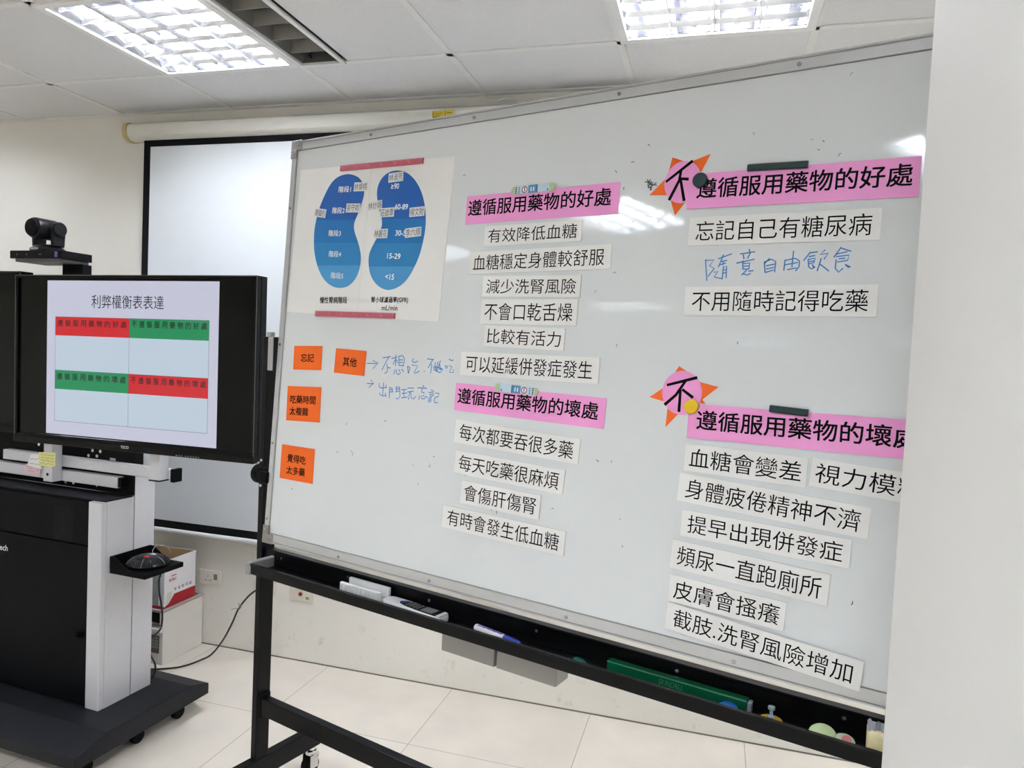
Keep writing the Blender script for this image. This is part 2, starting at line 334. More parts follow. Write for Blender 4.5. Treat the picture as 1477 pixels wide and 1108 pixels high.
def make_light(name, label, group, cx, cy, TUBE, LOUV=LOUV):
    t = thing(name, label, 'ceiling light', (cx, cy, ZC), 0, group)
    H, I = GS/2-.001, 0.276
    r = MB()
    for b in ((-H,H,-H,-I),(-H,H,I,H),(-H,-I,-I,I),(I,H,-I,I)): r.box(*b, -.007, .004)
    r.build('rim', RIM, t, bevel=.0015)
    h = MB()
    for b in ((-I-.006,-I,-I,I,0,.10),(I,I+.006,-I,I,0,.10),(-I-.006,I+.006,-I-.006,-I,0,.10),(-I-.006,I+.006,I,I+.006,0,.10),(-I,I,-I,I,.094,.10)): h.box(*b)
    h.build('reflector_housing', REFL, t)
    for x in (-.205, -.068, .068, .205):
        tb = MB().cyl((x,-.252,.038), (x,.252,.038), .013, 14).build('tube', TUBE, t, smooth=True)
        for s in (-1, 1): MB().cyl((x,s*.252,.038), (x,s*.274,.038), .0138, 14).build('end_cap', CAPM, tb, smooth=True)
    l = MB()
    rot = Matrix(((0,0,1,0),(1,0,0,0),(0,1,0,0),(0,0,0,1)))       # prism axis -> x
    for x in (-.1365, 0, .1365):                                    # long ribs between the tubes
        M = Matrix(((1,0,0,x),(0,0,1,0),(0,1,0,0),(0,0,0,1)))
        l.prism([(-.003,.002),(.003,.002),(.013,.036),(-.013,.036)], -I, I, 0, M)
    for s in (-1, 1):
        M = Matrix(((s,0,0,0),(0,0,1,0),(0,1,0,0),(0,0,0,1)))
        l.prism([(I-.004,.002),(I-.001,.002),(I-.001,.04),(I-.018,.04)], -I, I, 0, M)
    for k in range(6):                                              # cross blades in every cell
        y = -I + (k+.5)*2*I/6
        for a, b in ((-I,-.14),(-.133,-.004),(.004,.133),(.14,I)):
            M = Matrix(((0,0,1,0),(1,0,0,y),(0,1,0,0),(0,0,0,1)))
            l.prism([(-.0015,.004),(.0015,.004),(.0065,.019),(-.0065,.019)], a, b, 0, M)
    l.build('louvre', LOUV, t)
    return t
first = make_light('ceiling_light', 'lit square louvred ceiling light beside the narrow unlit fitting', 'square louvred ceiling lights', FIX_X[1]+GS/2, FIX_Y[0]+GS/2, TUBED)
for i, x in enumerate(FIX_X):
    for j, y in enumerate(FIX_Y):
        if (i, j) == (1, 0): continue
        if (i, j) == (0, 0): o = make_light('ceiling_light', '', 'square louvred ceiling lights', 0, 0, TUBES)
        elif (i, j) == (0, 1): bright = o = make_light('ceiling_light', '', 'square louvred ceiling lights', 0, 0, TUBE, SLOUV)
        else: o = copy_tree(first if (i, j) == (2, 0) else bright)
        o.location = (x+GS/2, y+GS/2, ZC)
        o['label'] = 'lit square louvred ceiling light above the mobile whiteboard' if (i, j) == (2, 0) else 'square louvred ceiling light above and behind the viewer, out of the photo'
s = thing('unlit_ceiling_fitting', 'narrow unlit louvred ceiling fitting with dark blades', 'ceiling fitting', (STRIP_X+STRIP_W/2, STRIP_Y+GS/2, ZC))
W2 = STRIP_W/2; H2 = GS/2
r = MB()
for b in ((-W2,W2,-H2,-H2+.016),(-W2,W2,H2-.016,H2),(-W2,-W2+.016,-H2+.016,H2-.016),(W2-.016,W2,-H2+.016,H2-.016)): r.box(*b, -.007, .004)
r.build('rim', RIM, s, bevel=.0015)
h = MB()
for b in ((-W2+.010,-W2+.016,-H2+.01,H2-.01,.004,.10),(W2-.016,W2-.010,-H2+.01,H2-.01,.004,.10),(-W2+.016,W2-.016,-H2+.01,-H2+.016,.004,.10),(-W2+.016,W2-.016,H2-.016,H2-.01,.004,.10),(-W2+.010,W2-.010,-H2+.01,H2-.01,.10,.105)): h.box(*b)
h.build('reflector_housing', DLOUV, s)
l = MB()
for k in range(5):
    y = -H2+.016 + (k+.45)*(2*H2-.032)/5.2
    M = Matrix(((0,0,1,0),(1,0,0,y),(0,1,0,0),(0,0,0,1)))
    l.prism([(-.0015,.006),(.0015,.006),(.018,.05),(-.018,.05)], -W2+.017, W2-.017, 0, M)
for sx in (-1, 1):
    M = Matrix(((sx,0,0,0),(0,0,1,0),(0,1,0,0),(0,0,0,1)))
    l.prism([(W2-.020,.004),(W2-.0175,.004),(W2-.0175,.05),(W2-.036,.05)], -H2+.017, H2-.017, 0, M)
l.build('louvre', DLOUV, s)
sk = MB().cyl((.03,H2-.0165,.045),(.03,H2-.055,.045),.016,16).cyl((.03,H2-.055,.045),(.03,H2-.058,.045),.009,12).build('lamp_socket', BLACKM, s, smooth=True)
MB().tube([(-.02,H2-.06,.05),(-.03,H2-.05,.03),(-.035,H2-.03,.015),(-.05,H2-.022,.03)],.003,6).build('loose_wire', BLACKM, s)

# ------------------------------------------------------------------ projection screen on the back wall
ps = thing('projection_screen', 'pulled-down white projection screen with black border on the back wall', 'projection screen', (-1.52, YW, 0))
def P(x): return x+1.52
X0, X1 = -2.735, -0.305
prof = [(-.005,2.455),(-.005,2.386),(-.030,2.378),(-.060,2.380),(-.080,2.395),(-.086,2.425),(-.080,2.447),(-.060,2.460),(-.030,2.462)]
Mx = Matrix(((0,0,1,0),(1,0,0,0),(0,1,0,0),(0,0,0,1)))
case = MB().prism(prof, P(X0+.012), P(X1-.012), 0, Mx).build('case', CREAMCASE, ps, smooth=True)
for a, b in ((X0-.012, X0+.012), (X1-.012, X1+.012)):
    MB().prism([(y*1.05-.001, 2.42+(z-2.42)*1.08) for y, z in prof], P(a), P(b), 0, Mx).build('end_cap', YELLOWP, ps, bevel=.002)
ws = MB().box(0,.092,-.0886,-.0875,2.405,2.437).build('warning_sticker', mat('yellow_sticker', srgb(225,200,70), .5), case)
ws.location = (P(-1.178),0,0)
st = MB()
st.box(.004,.006,-.0888,-.0886,2.409,2.433).box(.006,.058,-.0888,-.0886,2.408,2.411).box(.056,.058,-.0888,-.0886,2.409,2.433)
for k in range(3): st.box(.012,.046-.006*k,-.0888,-.0886,2.426-.006*k,2.4272-.006*k)
st.box(.064,.086,-.0888,-.0886,2.425,2.427).box(.068,.080,-.0888,-.0886,2.413,2.416)
st.build('printed_frame', INK, ws)
wl = MB().box(0,.036,-.0886,-.0875,2.410,2.432).build('white_label', PAPER, case); wl.location = (P(-1.070),0,0)
sc = MB().box(P(-2.652),P(-0.388),-.051,-.0500,.551,2.39).build('screen_border', SBLACK, ps)
MB().box(P(-2.614),P(-0.426),-.0516,-.0511,.588,2.349).build('screen_fabric', FABRIC, ps)
MB().cyl((P(-2.67),-.052,.541),(P(-0.37),-.052,.541),.011,16).build('bottom_bar', WHITEP, ps, smooth=True)
tag(MB().tube([(-.972,YW-.03,ZC-.001),(-.968,YW-.032,ZC-.018),(-.950,YW-.034,ZC-.030),(-.915,YW-.036,ZC-.034),(-.88,YW-.040,ZC-.026),(-.845,YW-.044,ZC-.034),(-.82,YW-.05,2.463)],.004,8).build('white_cable', WHITEP, smooth=True),
    'short white cable dropping from the ceiling edge above the screen case', 'cable')

# ------------------------------------------------------------------ wall outlets
def outlet(cx, cz, label, kind):
    o = thing('wall_outlet', label, 'outlet', (cx, YW, cz))
    MB().box(-.061,.061,-.008,0,-.036,.036).build('plate', CREAMP, o, bevel=.003)
    ins = MB().box(-.050,.050,-.0095,-.008,-.027,.027).build('insert', CREAMP, o, bevel=.001)
    d = MB()
    if kind == 'socket':
        for x in (-.018, .006):
            d.box(x-.006,x-.003,-.0100,-.0095,-.016,-.006); d.box(x+.002,x+.005,-.0100,-.0095,-.016,-.006)
        d.box(-.010,-.006,-.0100,-.0095,.004,.012)
        d.build('socket_hole', mat('socket_shadow_grey', (.30,.28,.24), .6), ins)
        e = MB().box(.024,.044,-.0100,-.0095,-.006,.022)
        e.build('rating_print', mat('outlet_print', (.28,.28,.25), .6), ins)
    elif kind == 'button':
        MB().cyl((0,-.0095,.0),(0,-.0155,.0),.0085,16).build('red_button', mat('red_button', srgb(150,25,25), .35), o, smooth=True)
        MB().box(.026,.042,-.0100,-.0095,-.022,-.010).build('rating_print', mat('outlet_print', (.28,.28,.25), .6), ins)
    else:
        MB().cyl((0.02,-.0095,0),(0.02,-.012,0),.006,12).build('jack', BLACKM, o, smooth=True)
    return o
outlet(-2.257, .325, 'cream wall outlet with sockets beside the red-and-white paper carton', 'socket')
outlet(-1.763, .316, 'cream wall plate with a red button under the tray of the whiteboard', 'button')
outlet(-1.958, .320, 'cream wall plate mostly hidden behind the black whiteboard post', 'jack')

# ------------------------------------------------------------------ mobile whiteboard
BW, BH = 2.42, 1.2
S_O = Vector((-1.27560, 1.85824, 0.0)); S_RZ = math.atan2(-0.28157347, 0.95953967)
MS = Matrix.Translation(S_O) @ Matrix.Rotation(S_RZ, 4, 'Z')                 # stand frame: x along the board, y away from the viewer
TILT = math.radians(-3.09)
# board frame: x along the board, y up the board, z out of its face; origin at the upper corner of the face
MBD_REL = Matrix.Translation((0.0, 0.0, 0.85183)) @ Matrix.Rotation(TILT, 4, 'X') @ Matrix(((1,0,0,0),(0,0,-1,0),(0,1,0,0),(0,0,0,1))) @ Matrix.Translation((0, BH, 0))
MBD = MS @ MBD_REL
wb = thing('mobile_whiteboard', 'large white dry-erase board on a black rolling stand', 'whiteboard', S_O, S_RZ)
def onboard(o): o.parent = wb; o.matrix_basis = MBD_REL; return o
onboard(MB().box(.006, BW-.006, -BH+.016, .004, -.016, 0).build('writing_surface', BOARD))
SCREWS = {'top': [.318,.668,1.062,1.44,1.82,2.2], 'bottom': [.314,.635,1.027,1.40,1.82,2.2], 'a': [.187,.597,.894,1.12], 'b': [.187,.597,.894,1.12]}
def frame_bar(x0, x1, y0, y1, side):
    m = MB(); m.box(x0, x1, y0, y1, -.022, .005)
    if side in ('top','bottom'):
        top = side == 'top'
        yl = y1-.0045 if top else y0+.0045; m.box(x0+.001, x1-.001, y1-.003 if top else y0, y1 if top else y0+.003, .005, .0085)
        m.box(x0+.02, x1-.02, yl-.0012, yl+.0002, .0051, .0054, 1)                     # extruded groove
        ye = y0-.0009 if top else y1+.0009; m.box(x0+.02, x1-.02, ye-.0006, ye+.0006, .0002, .0008, 1)
    else:
        xe = x1+.0009 if side == 'a' else x0-.0009; m.box(xe-.0006, xe+.0006, y0, y1, .0002, .0008, 1)
    f = onboard(m.build('frame', [ALU, GROOVE]))
    for s in SCREWS[side]:
        p = (s, (y0+y1)/2-.003 if side != 'bottom' else (y0+y1)/2-.001) if side in ('top','bottom') else ((x0+x1)/2, -s)
        k = MB().cyl((p[0],p[1],.005),(p[0],p[1],.0075),.0042,12).cyl((p[0],p[1],.0075),(p[0],p[1],.0077),.0018,8).build('screw', STEEL, f, smooth=True)
    return f
frame_bar(0, BW, -.014, .012, 'top'); frame_bar(0, BW, -BH+.010, -BH+.037, 'bottom')
frame_bar(0, .018, -BH+.037, -.014, 'a'); frame_bar(BW-.018, BW, -BH+.037, -.014, 'b')
for sx, cx in ((1, 0), (-1, BW)):
    for sy, cy in ((-1, .012), (1, -BH+.010)):
        M = Matrix.Translation((cx, cy, 0)) @ Matrix.Diagonal((sx, sy, 1, 1))
        cb = MB().box(-.003,.040,-.003,.026,.004,.0085,0,M).box(-.003,.021,.026,.050,.004,.0085,0,M).box(-.003,.0,-.003,.050,-.022,.004,0,M)
        cb = onboard(cb.build('corner_bracket', mat('tarnished_steel', (.33,.325,.31), .35, .7, noise=.15, nscale=120), bevel=.001))
        for q in ((.028,.011),(.010,.038)):
            v = M @ Vector((q[0],q[1],.0085)); MB().cyl(v, v+Vector((0,0,.002)), .004, 10).build('screw', STEEL, cb, smooth=True)
for S in (HW1, HW2, HW3):
    m = MB()
    for s in S: m.stroke([(a/1e4, -b/1e4) for a, b in s], .0024, .0004)
    onboard(m.build('handwriting', BLUEINK))
m = MB()
for (u, v) in [(1.362,.13),(1.475,.152),(1.487,.175),(1.494,.16),(1.526,.185),(1.536,.034),(1.141,.128),(1.107,.159),(1.067,.179),(.65,.147),(1.089,.213),(1.117,.29),(1.084,.403),(1.039,.441),(1.075,.822),(1.106,.82),(1.138,.94),(1.147,.998),(.972,.942),(.608,.892),(.618,.864),(.301,.811),(.331,.885),(.337,.887),(.277,.893),(.55,.896),(.607,.89),(.572,.943),(.106,1.02),(.446,.789),(1.10,.56),(.72,.90),(1.36,.55),(1.60,1.02)]:
    a = random.uniform(0, 3.14); n = random.choice((2, 3)); L = random.uniform(.003, .009)
    m.stroke([(u+math.cos(a+.5*k)*L*k/n, -v+math.sin(a+.5*k)*L*k/n) for k in range(n+1)], random.uniform(.0008, .0018), .0004)
for (u, v) in ((1.149,.211),(1.157,.213),(1.144,.206),(1.152,.218)):                       # a smeared blot beside the first paper sun
    for k in range(5):
        a = random.uniform(0, 6.28); m.stroke([(u,-v),(u+.007*math.cos(a),-v+.006*math.sin(a))], .0022, .0004)
for u0, v0 in ((.803,.957),(.818,.962)): m.stroke([(u0,-v0),(u0+.001,-v0-.016)], .0015, .0004)
onboard(m.build('marker_stain', DUST))['kind'] = 'stuff'
# stand
def part(mb, name, m, bevel=.002, smooth=False, parent=wb): return mb.build(name, m, parent, bevel=bevel, smooth=smooth)
for x0, sgn in ((-.063, 1), (BW+.042, -1)):
    part(MB().box(x0, x0+.023, .022, .072, .10, 1.476), 'post', BLACK)
    ft = part(MB().box(x0-.004, x0+.027, -.27, .29, .093, .157), 'foot', BLACK)
    for yy in (-.25, .265):
        cs = MB().cyl((x0+.0115,yy,.093),(x0+.0115,yy,.082),.012,14).build('caster', CHROME, ft, smooth=True)
        fk = MB().lathe([(.010,.082),(.019,.080),(.021,.074),(.021,.066)],16,0,Matrix.Translation((x0+.0115,yy,0)))
        fk.box(x0-.010,x0-.006,yy-.022,yy+.012,.024,.070).box(x0+.029,x0+.033,yy-.022,yy+.012,.024,.070).box(x0-.010,x0+.033,yy-.004,yy+.016,.056,.072)
        fk.build('caster_fork', CHROME, ft, bevel=.002)
        MB().cyl((x0-.003,yy-.006,.030),(x0+.026,yy-.006,.030),.030,22).build('caster_wheel', BLACKM, ft, bevel=.004)
part(MB().box(-.040, BW+.042, .030, .058, .302, .356), 'crossbar', BLACK)
for a in (-.042, BW+.032): part(MB().box(a,a+.012,.026,.066,.292,.366), 'crossbar_bracket', BLACKM)
part(MB().box(-.040, BW+.042, .032, .056, .775, .826), 'back_rail', BLACK)
tray = part(MB().box(.020, BW-.02, -.060, .028, .780, .785).box(.020, BW-.02, -.064, -.058, .780, .806).box(.020, BW-.02, -.067, -.056, .806, .810).box(.020, BW-.02, .020, .028, .785, .834).box(.020, BW-.02, .012, .030, .830, .8355), 'tray', BLACK, bevel=.001)
for a in (0, BW-.02):
    MB().prism([(-.068,.778),(.030,.778),(.030,.812),(-.068,.814)], a, a+.022, 0, Mx).build('end_cap', mat('grey_end_cap', (.30,.30,.305), .5), tray, bevel=.003)
for u in (.055,.33,.62,.94,1.28,1.60): MB().cyl((u,.020,.815),(u,.018,.815),.004,10).build('rivet', STEEL, tray, smooth=True)
for x, sg in ((-.063, -1), (BW+.065, 1)):
    kb = MB().cyl((x,.046,1.050),(x+sg*.022,.046,1.050),.012,14).cyl((x+sg*.012,.046,1.050),(x+sg*.034,.046,1.050),.030,24)
    kn = part(kb, 'pivot_knob', BLACKM, bevel=.003)
part(MB().box(-.066,.004,.012,.030,1.028,1.078).box(-.034,.004,-.004,.02,1.036,1.070), 'pivot_block', BLACKM, bevel=.004)
for z in (1.098, 1.020): part(MB().cyl((-.052,.022,z),(-.052,.019,z),.004,10), 'pivot_bolt', WHITEP, bevel=0)
part(MB().box(-.020,.002,.006,.010,1.375,1.475).box(-.030,-.010,.008,.024,1.476,1.490), 'pivot_plate', mat('grey_cast_plate', (.42,.42,.42), .4, .3), bevel=.003)
# grey steel boxes hung below the tray
for a, b, lab in ((.657,.820,'grey steel box under the whiteboard tray, the one farther from the pillar'), (.826,.992,'grey steel box under the whiteboard tray, the one nearer the pillar')):
    t = thing('steel_box', lab, 'metal box', MS @ Vector(((a+b)/2, .062, .69)), S_RZ, 'grey steel boxes under the tray')
    h = (b-a)/2
    MB().box(-h,h,-.030,.030,0,.0845).build('body', GREYBOX, t, bevel=.002)
    MB().box(-h+.001,h-.001,-.033,-.030,.001,.083).build('front_lid', GREYBOX, t, bevel=.001)
    MB().cyl((h,.0,.055),(h+.003,.0,.055),.004,10).build('side_screw', STEEL, t, smooth=True)

# ------------------------------------------------------------------ paper strips on the board
def on_board(cu, cv, ang=0.0, z=0.0003): return MBD @ Matrix.Translation((cu, -cv, z)) @ Matrix.Rotation(-math.radians(ang), 4, 'Z')
def strip(name, body, cu, cv, wd, ht, ang, paper, label, group, off=-.001, tw=.915, th=.70, ty=0.0, tx=0.0, z=0.0006, thick=.0018):
    if cv > 1.12: z = .0054                     # the lowest strip overlaps the frame
    m = MB().box(-wd/2, wd/2, -ht/2, ht/2, 0, thick, 0)
    m.text(body, tx, ty*ht, wd*tw, ht*th, thick+.0003, 1, off, bold=.0010 if paper is PINK else .0)
    o = m.build(name, [paper, INK], M=on_board(cu, cv, ang, z))
    return tag(o, label, 'paper strip', group)
GW, GP = 'white word strips on the whiteboard', 'pink heading strips on the whiteboard'
strip('pink_heading_strip','遵循服用藥物的好處',.870,.236,.4175,.0708,-.14,PINK,'pink heading strip above the six white strips nearer the kidney poster',GP,.0,.935,.56,.07,-.006,.0006,.0012)
strip('pink_heading_strip','遵循服用藥物的壞處',.877,.710,.4140,.0688,1.22,PINK,'pink heading strip above the lower four white strips nearer the kidney poster',GP,.0,.935,.56,.05,-.004,.0006,.0012)
strip('pink_heading_strip','遵循服用藥物的好處',1.447,.238,.4253,.0728,.83,PINK,'pink heading strip touching the paper sun with the dark round magnet',GP,.0,.925,.56,.06,.004,.0016,.0012)
strip('pink_heading_strip','遵循服用藥物的壞處',1.486,.7115,.430,.0703,-.3,PINK,'pink heading strip touching the paper sun with the yellow magnet, cut off by the pillar',GP,.0,.93,.56,.05,.004,.0016,.0012)
UA, UB = 'under the upper pink heading nearer the kidney poster', 'under the lower pink heading nearer the kidney poster'
for row in [
 ('有效降低血糖',.858,.304,.2681,.0489,-.27,'white word strip reading 有效降低血糖, first '+UA),
 ('血糖穩定身體較舒服',.875,.368,.3909,.0546,-.78,'long white word strip reading 血糖穩定身體較舒服, second '+UA),
 ('減少洗腎風險',.865,.430,.2699,.0505,.46,'white word strip reading 減少洗腎風險, third '+UA),
 ('不會口乾舌燥',.863,.491,.2663,.0604,-.09,'white word strip reading 不會口乾舌燥, fourth '+UA),
 ('比較有活力',.857,.552,.2236,.0516,.88,'short white word strip reading 比較有活力, fifth '+UA),
 ('可以延緩併發症發生',.871,.621,.3804,.0587,-.14,'long white word strip reading 可以延緩併發症發生, just above the lower pink heading'),
 ('每次都要吞很多藥',.853,.798,.3491,.0576,2.27,'white word strip reading 每次都要吞很多藥, first '+UB),
 ('每天吃藥很麻煩',.840,.873,.3100,.0568,2.12,'white word strip reading 每天吃藥很麻煩, second '+UB),
 ('會傷肝傷腎',.824,.942,.2265,.0569,1.23,'short white word strip reading 會傷肝傷腎, third '+UB),
 ('有時會發生低血糖',.834,1.012,.3482,.0564,1.44,'white word strip reading 有時會發生低血糖, lowest of its column'),
 ('忘記自己有糖尿病',1.423,.321,.3599,.0589,.55,'white word strip reading 忘記自己有糖尿病, just above the blue handwriting'),
 ('不用隨時記得吃藥',1.426,.464,.3607,.0592,-.26,'white word strip reading 不用隨時記得吃藥, just below the blue handwriting'),
 ('血糖會變差',1.389,.789,.2379,.0563,.69,'short white word strip reading 血糖會變差, under the pink heading by the yellow magnet'),
 ('視力模糊',1.6125,.7925,.1960,.0535,3.2,'white word strip reading 視力模糊, running behind the pillar edge'),
 ('身體疲倦精神不濟',1.441,.859,.3592,.0578,2.87,'long white word strip reading 身體疲倦精神不濟, directly below the cut-off strip'),
 ('提早出現併發症',1.433,.926,.3197,.0537,1.07,'white word strip reading 提早出現併發症, fourth from the bottom by the pillar'),
 ('頻尿一直跑廁所',1.409,.996,.3042,.0591,2.26,'white word strip reading 頻尿一直跑廁所, third from the bottom by the pillar'),
 ('皮膚會搔癢',1.373,1.065,.2300,.0556,1.84,'short white word strip reading 皮膚會搔癢, second from the bottom by the pillar'),
 ('截肢.洗腎風險增加',1.442,1.130,.3696,.0548,4.00,'long white word strip reading 截肢.洗腎風險增加, lowest on the board and tilted most'),
]: strip('word_strip', *row[:6], PAPER, row[6], GW)
def orange(lines, cu, cv, wd, ht, ang, tws, th, ys, label):
    m = MB().box(-wd/2, wd/2, -ht/2, ht/2, 0, .0014, 0)
    for b, tw, y, x in zip(lines, tws, ys, (0,)*len(lines)):
        m.text(b, -(max(tws)-tw)*wd/2-(.02 if len(lines) > 1 else 0)*wd, y*ht, tw*wd, th*ht, .0017, 1, .0, bold=.0006)
    tag(m.build('orange_card', [ORANGE, INK], M=on_board(cu, cv, ang)), label, 'paper card', 'orange cards on the whiteboard')
orange(['忘記'],.127,.632,.1168,.0698,-1.84,[.46],.34,[0],'orange card reading 忘記, straight below the kidney poster')
orange(['其他'],.298,.636,.1166,.0692,1.79,[.45],.36,[.0],'orange card reading 其他, beside the blue handwritten arrow')
orange(['吃藥時間','太複雜'],.124,.767,.1404,.1018,-2.29,[.76,.56],.235,[.12,-.22],'orange card reading 吃藥時間太複雜, middle of the column of three')
orange(['覺得吃','太多藥'],.116,.943,.1395,.1005,-.37,[.56,.56],.235,[.13,-.22],'orange card reading 覺得吃太多藥, lowest of the three')

# ------------------------------------------------------------------ kidney poster
def clip(poly, fn):
    out = []
    for k in range(len(poly)):
        a, b = poly[k], poly[(k+1) % len(poly)]; fa, fb = fn(a), fn(b)
        if fa >= 0: out.append(a)
        if (fa >= 0) != (fb >= 0):
            t = fa/(fa-fb); out.append((a[0]+(b[0]-a[0])*t, a[1]+(b[1]-a[1])*t))
    return out
def smooth_loop(p):
    for _ in range(2):
        q = []
        for k in range(len(p)):
            a, b = p[k], p[(k+1) % len(p)]
            q += [(a[0]*.75+b[0]*.25, a[1]*.75+b[1]*.25), (a[0]*.25+b[0]*.75, a[1]*.25+b[1]*.75)]
        p = q
    return p
KL = [(.232,.103),(.260,.109),(.285,.122),(.300,.141),(.305,.161),(.302,.180),(.295,.199),(.286,.221),(.276,.240),(.273,.254),(.279,.274),(.293,.297),(.304,.320),(.311,.344),(.310,.371),(.300,.398),(.281,.418),(.259,.427),(.231,.429),(.203,.423),(.174,.407),(.151,.383),(.134,.354),(.122,.323),(.117,.292),(.115,.261),(.119,.231),(.127,.200),(.139,.173),(.154,.146),(.172,.122),(.198,.107)]
KR = [(.422,.111),(.451,.118),(.480,.137),(.504,.165),(.520,.196),(.529,.227),(.533,.255),(.533,.282),(.528,.314),(.520,.346),(.506,.376),(.488,.404),(.466,.423),(.439,.434),(.414,.436),(.388,.428),(.364,.411),(.348,.389),(.340,.362),(.339,.338),(.348,.317),(.359,.300),(.370,.284),(.378,.265),(.380,.251),(.374,.231),(.363,.211),(.355,.186),(.351,.162),(.356,.141),(.370,.123),(.394,.112)]
PC = (.319, .296)
pm = MB()
ca, sa = math.cos(math.radians(-2.01)), math.sin(math.radians(-2.01))
cor = [(x*ca-y*sa, x*sa+y*ca) for x, y in ((-.288,-.2126),(-.001,-.2126),(-.001,.2126),(-.288,.2126))]
cor2 = [(x*ca-y*sa, x*sa+y*ca) for x, y in ((.0,-.2126),(.288,-.2126),(.288,.2126),(.0,.2126))]
pm.prism(cor, 0, .0006, 0); pm.prism(cor2, 0, .0006, 0)
def loc2(q): return (q[0]-PC[0], -(q[1]-PC[1]))
for K, bands in ((KL, ((.119,.228,.28,.237),(.119,.295,.295,.302),(.137,.362,.309,.366))), (KR, ((.377,.240,.532,.249),(.354,.306,.529,.313),(.341,.370,.507,.374)))):
    L = [loc2(q) for q in smooth_loop(K)]; area = sum(L[k][0]*L[(k+1)%len(L)][1]-L[(k+1)%len(L)][0]*L[k][1] for k in range(len(L)))
    if area < 0: L = L[::-1]
    ln = []
    for a, b, c2, d in bands:
        (xa, ya), (xb, yb) = loc2((a, b)), loc2((c2, d)); ln.append((ya, (yb-ya)/(xb-xa), xa))
    below = lambda k: (lambda p: (ln[k][0]+ln[k][1]*(p[0]-ln[k][2]))-p[1])
    above = lambda k: (lambda p: p[1]-(ln[k][0]+ln[k][1]*(p[0]-ln[k][2])))
    for mi, fs in ((1,[above(0)]),(2,[below(0),above(1)]),(3,[below(1),above(2)]),(4,[below(2)])):
        q = L
        for f in fs: q = clip(q, f)
        if len(q) > 2: pm.face([(x, y, .0009) for x, y in q], mi)
def ptext(b, u, v, wd, ht, mi, off=.008, it=0.0, rot=0.0):
    x, y = loc2((u, v)); pm.text(b, 0, 0, wd, ht, 0, mi, 0.0 if off > 0.002 else off, Matrix.Translation((x, y, .0012)) @ Matrix.Rotation(rot, 4, 'Z'), it, off*.05)
for (u, v), b in zip([(.228,.147),(.209,.206),(.201,.271),(.208,.331),(.223,.393)], ('階段1','階段2','階段3','階段4','階段5')): ptext(b, u, v, .049, .0175, 5, .008, 0, -.06)
for (u, v), b, wd in zip([(.417,.154),(.445,.212),(.455,.283),(.431,.344),(.422,.400)], ('≥90','60-89','30-59','15-29','<15'), (.029,.047,.050,.049,.032)): ptext(b, u, v, wd*.96, .0145, 5, .016, 0, -.06)
ptext('慢性腎病階段', .215, .463, .109, .0185, 6, .012); ptext('腎小球濾過率(GFR)', .427, .463, .131, .0185, 6, .010); ptext('mL/min', .430, .484, .056, .0135, 6, .006)
poster = pm.build('kidney_poster', [PAPER, mat('kidney_blue_deep', srgb(0,90,176), .5, noise=.01), mat('kidney_blue_mid', srgb(0,112,182), .5, noise=.01), mat('kidney_blue_light', srgb(30,128,190), .5, noise=.01), mat('kidney_blue_pale', srgb(70,150,205), .5, noise=.01), mat('white_print', (.86,.87,.88), .5), INK], M=on_board(*PC))
tag(poster, 'white two-sheet poster with two blue kidneys divided into stages', 'poster')
TAGM = mat('name_slip_paper', (.76,.76,.75), .6)
for b, u, v, wd, ang, lab in [('林煥棋',.290,.145,.052,3,'beside stage one near the top of the first kidney'),('張守邦',.266,.203,.053,4,'beside stage two at the inner edge of the first kidney'),('歸鎮杉',.136,.209,.046,9,'crossing the outer edge of the first kidney'),
    ('林淑芳',.418,.130,.052,-1,'directly under the upper ruler, above the figure ≥90'),('林妙娟',.349,.202,.052,-3,'between the two kidneys, higher of two'),('莊啟章',.396,.224,.050,1,'at the waist of the kidney, beside 60-89 and nearer the gap'),
    ('楊文財',.501,.229,.051,-1,'at the outer edge of the kidney, under 60-89'),('林麗花',.378,.281,.050,1,'at the inner waist of the kidney beside 30-59, nearer the gap'),('李六順',.493,.283,.055,-3,'covering the end of the figure 30-59')]:
    m = MB().box(-wd/2,wd/2,-.0125,.0125,0,.0009,0); m.text(b,0,0,wd*.92,.0205,.0011,1,.002)
    tag(m.build('name_slip', [TAGM, GREYINK], M=on_board(u, v, ang, .0016)), 'small white name slip '+lab, 'name slip', 'name slips on the kidney poster')
RUL = mat('rose_plastic', srgb(184,88,104), .4)
RULM = mat('ruler_marks', (.75,.55,.58), .6)
for cu, cv, ang, lab in ((.359,.091,1.67,'top'),(.301,.504,.70,'bottom')):
    m = MB().box(-.1515,.1515,-.0075,.0075,0,.005,0)
    for k in range(61): m.box(-.147+k*.0049,-.1464+k*.0049,.0075-(.006 if k%10==0 else .004 if k%5==0 else .0025),.0070,.005,.0052,1)
    for k in range(6): m.text('%d' % (k*5), -.140+k*.049, -.0005, None, .0035, .0053, 1)
    tag(m.build('magnetic_ruler', [RUL, RULM], M=on_board(cu, cv, ang, .0012)), 'rose magnetic ruler holding the %s edge of the kidney poster' % lab, 'ruler', 'rose magnetic rulers')
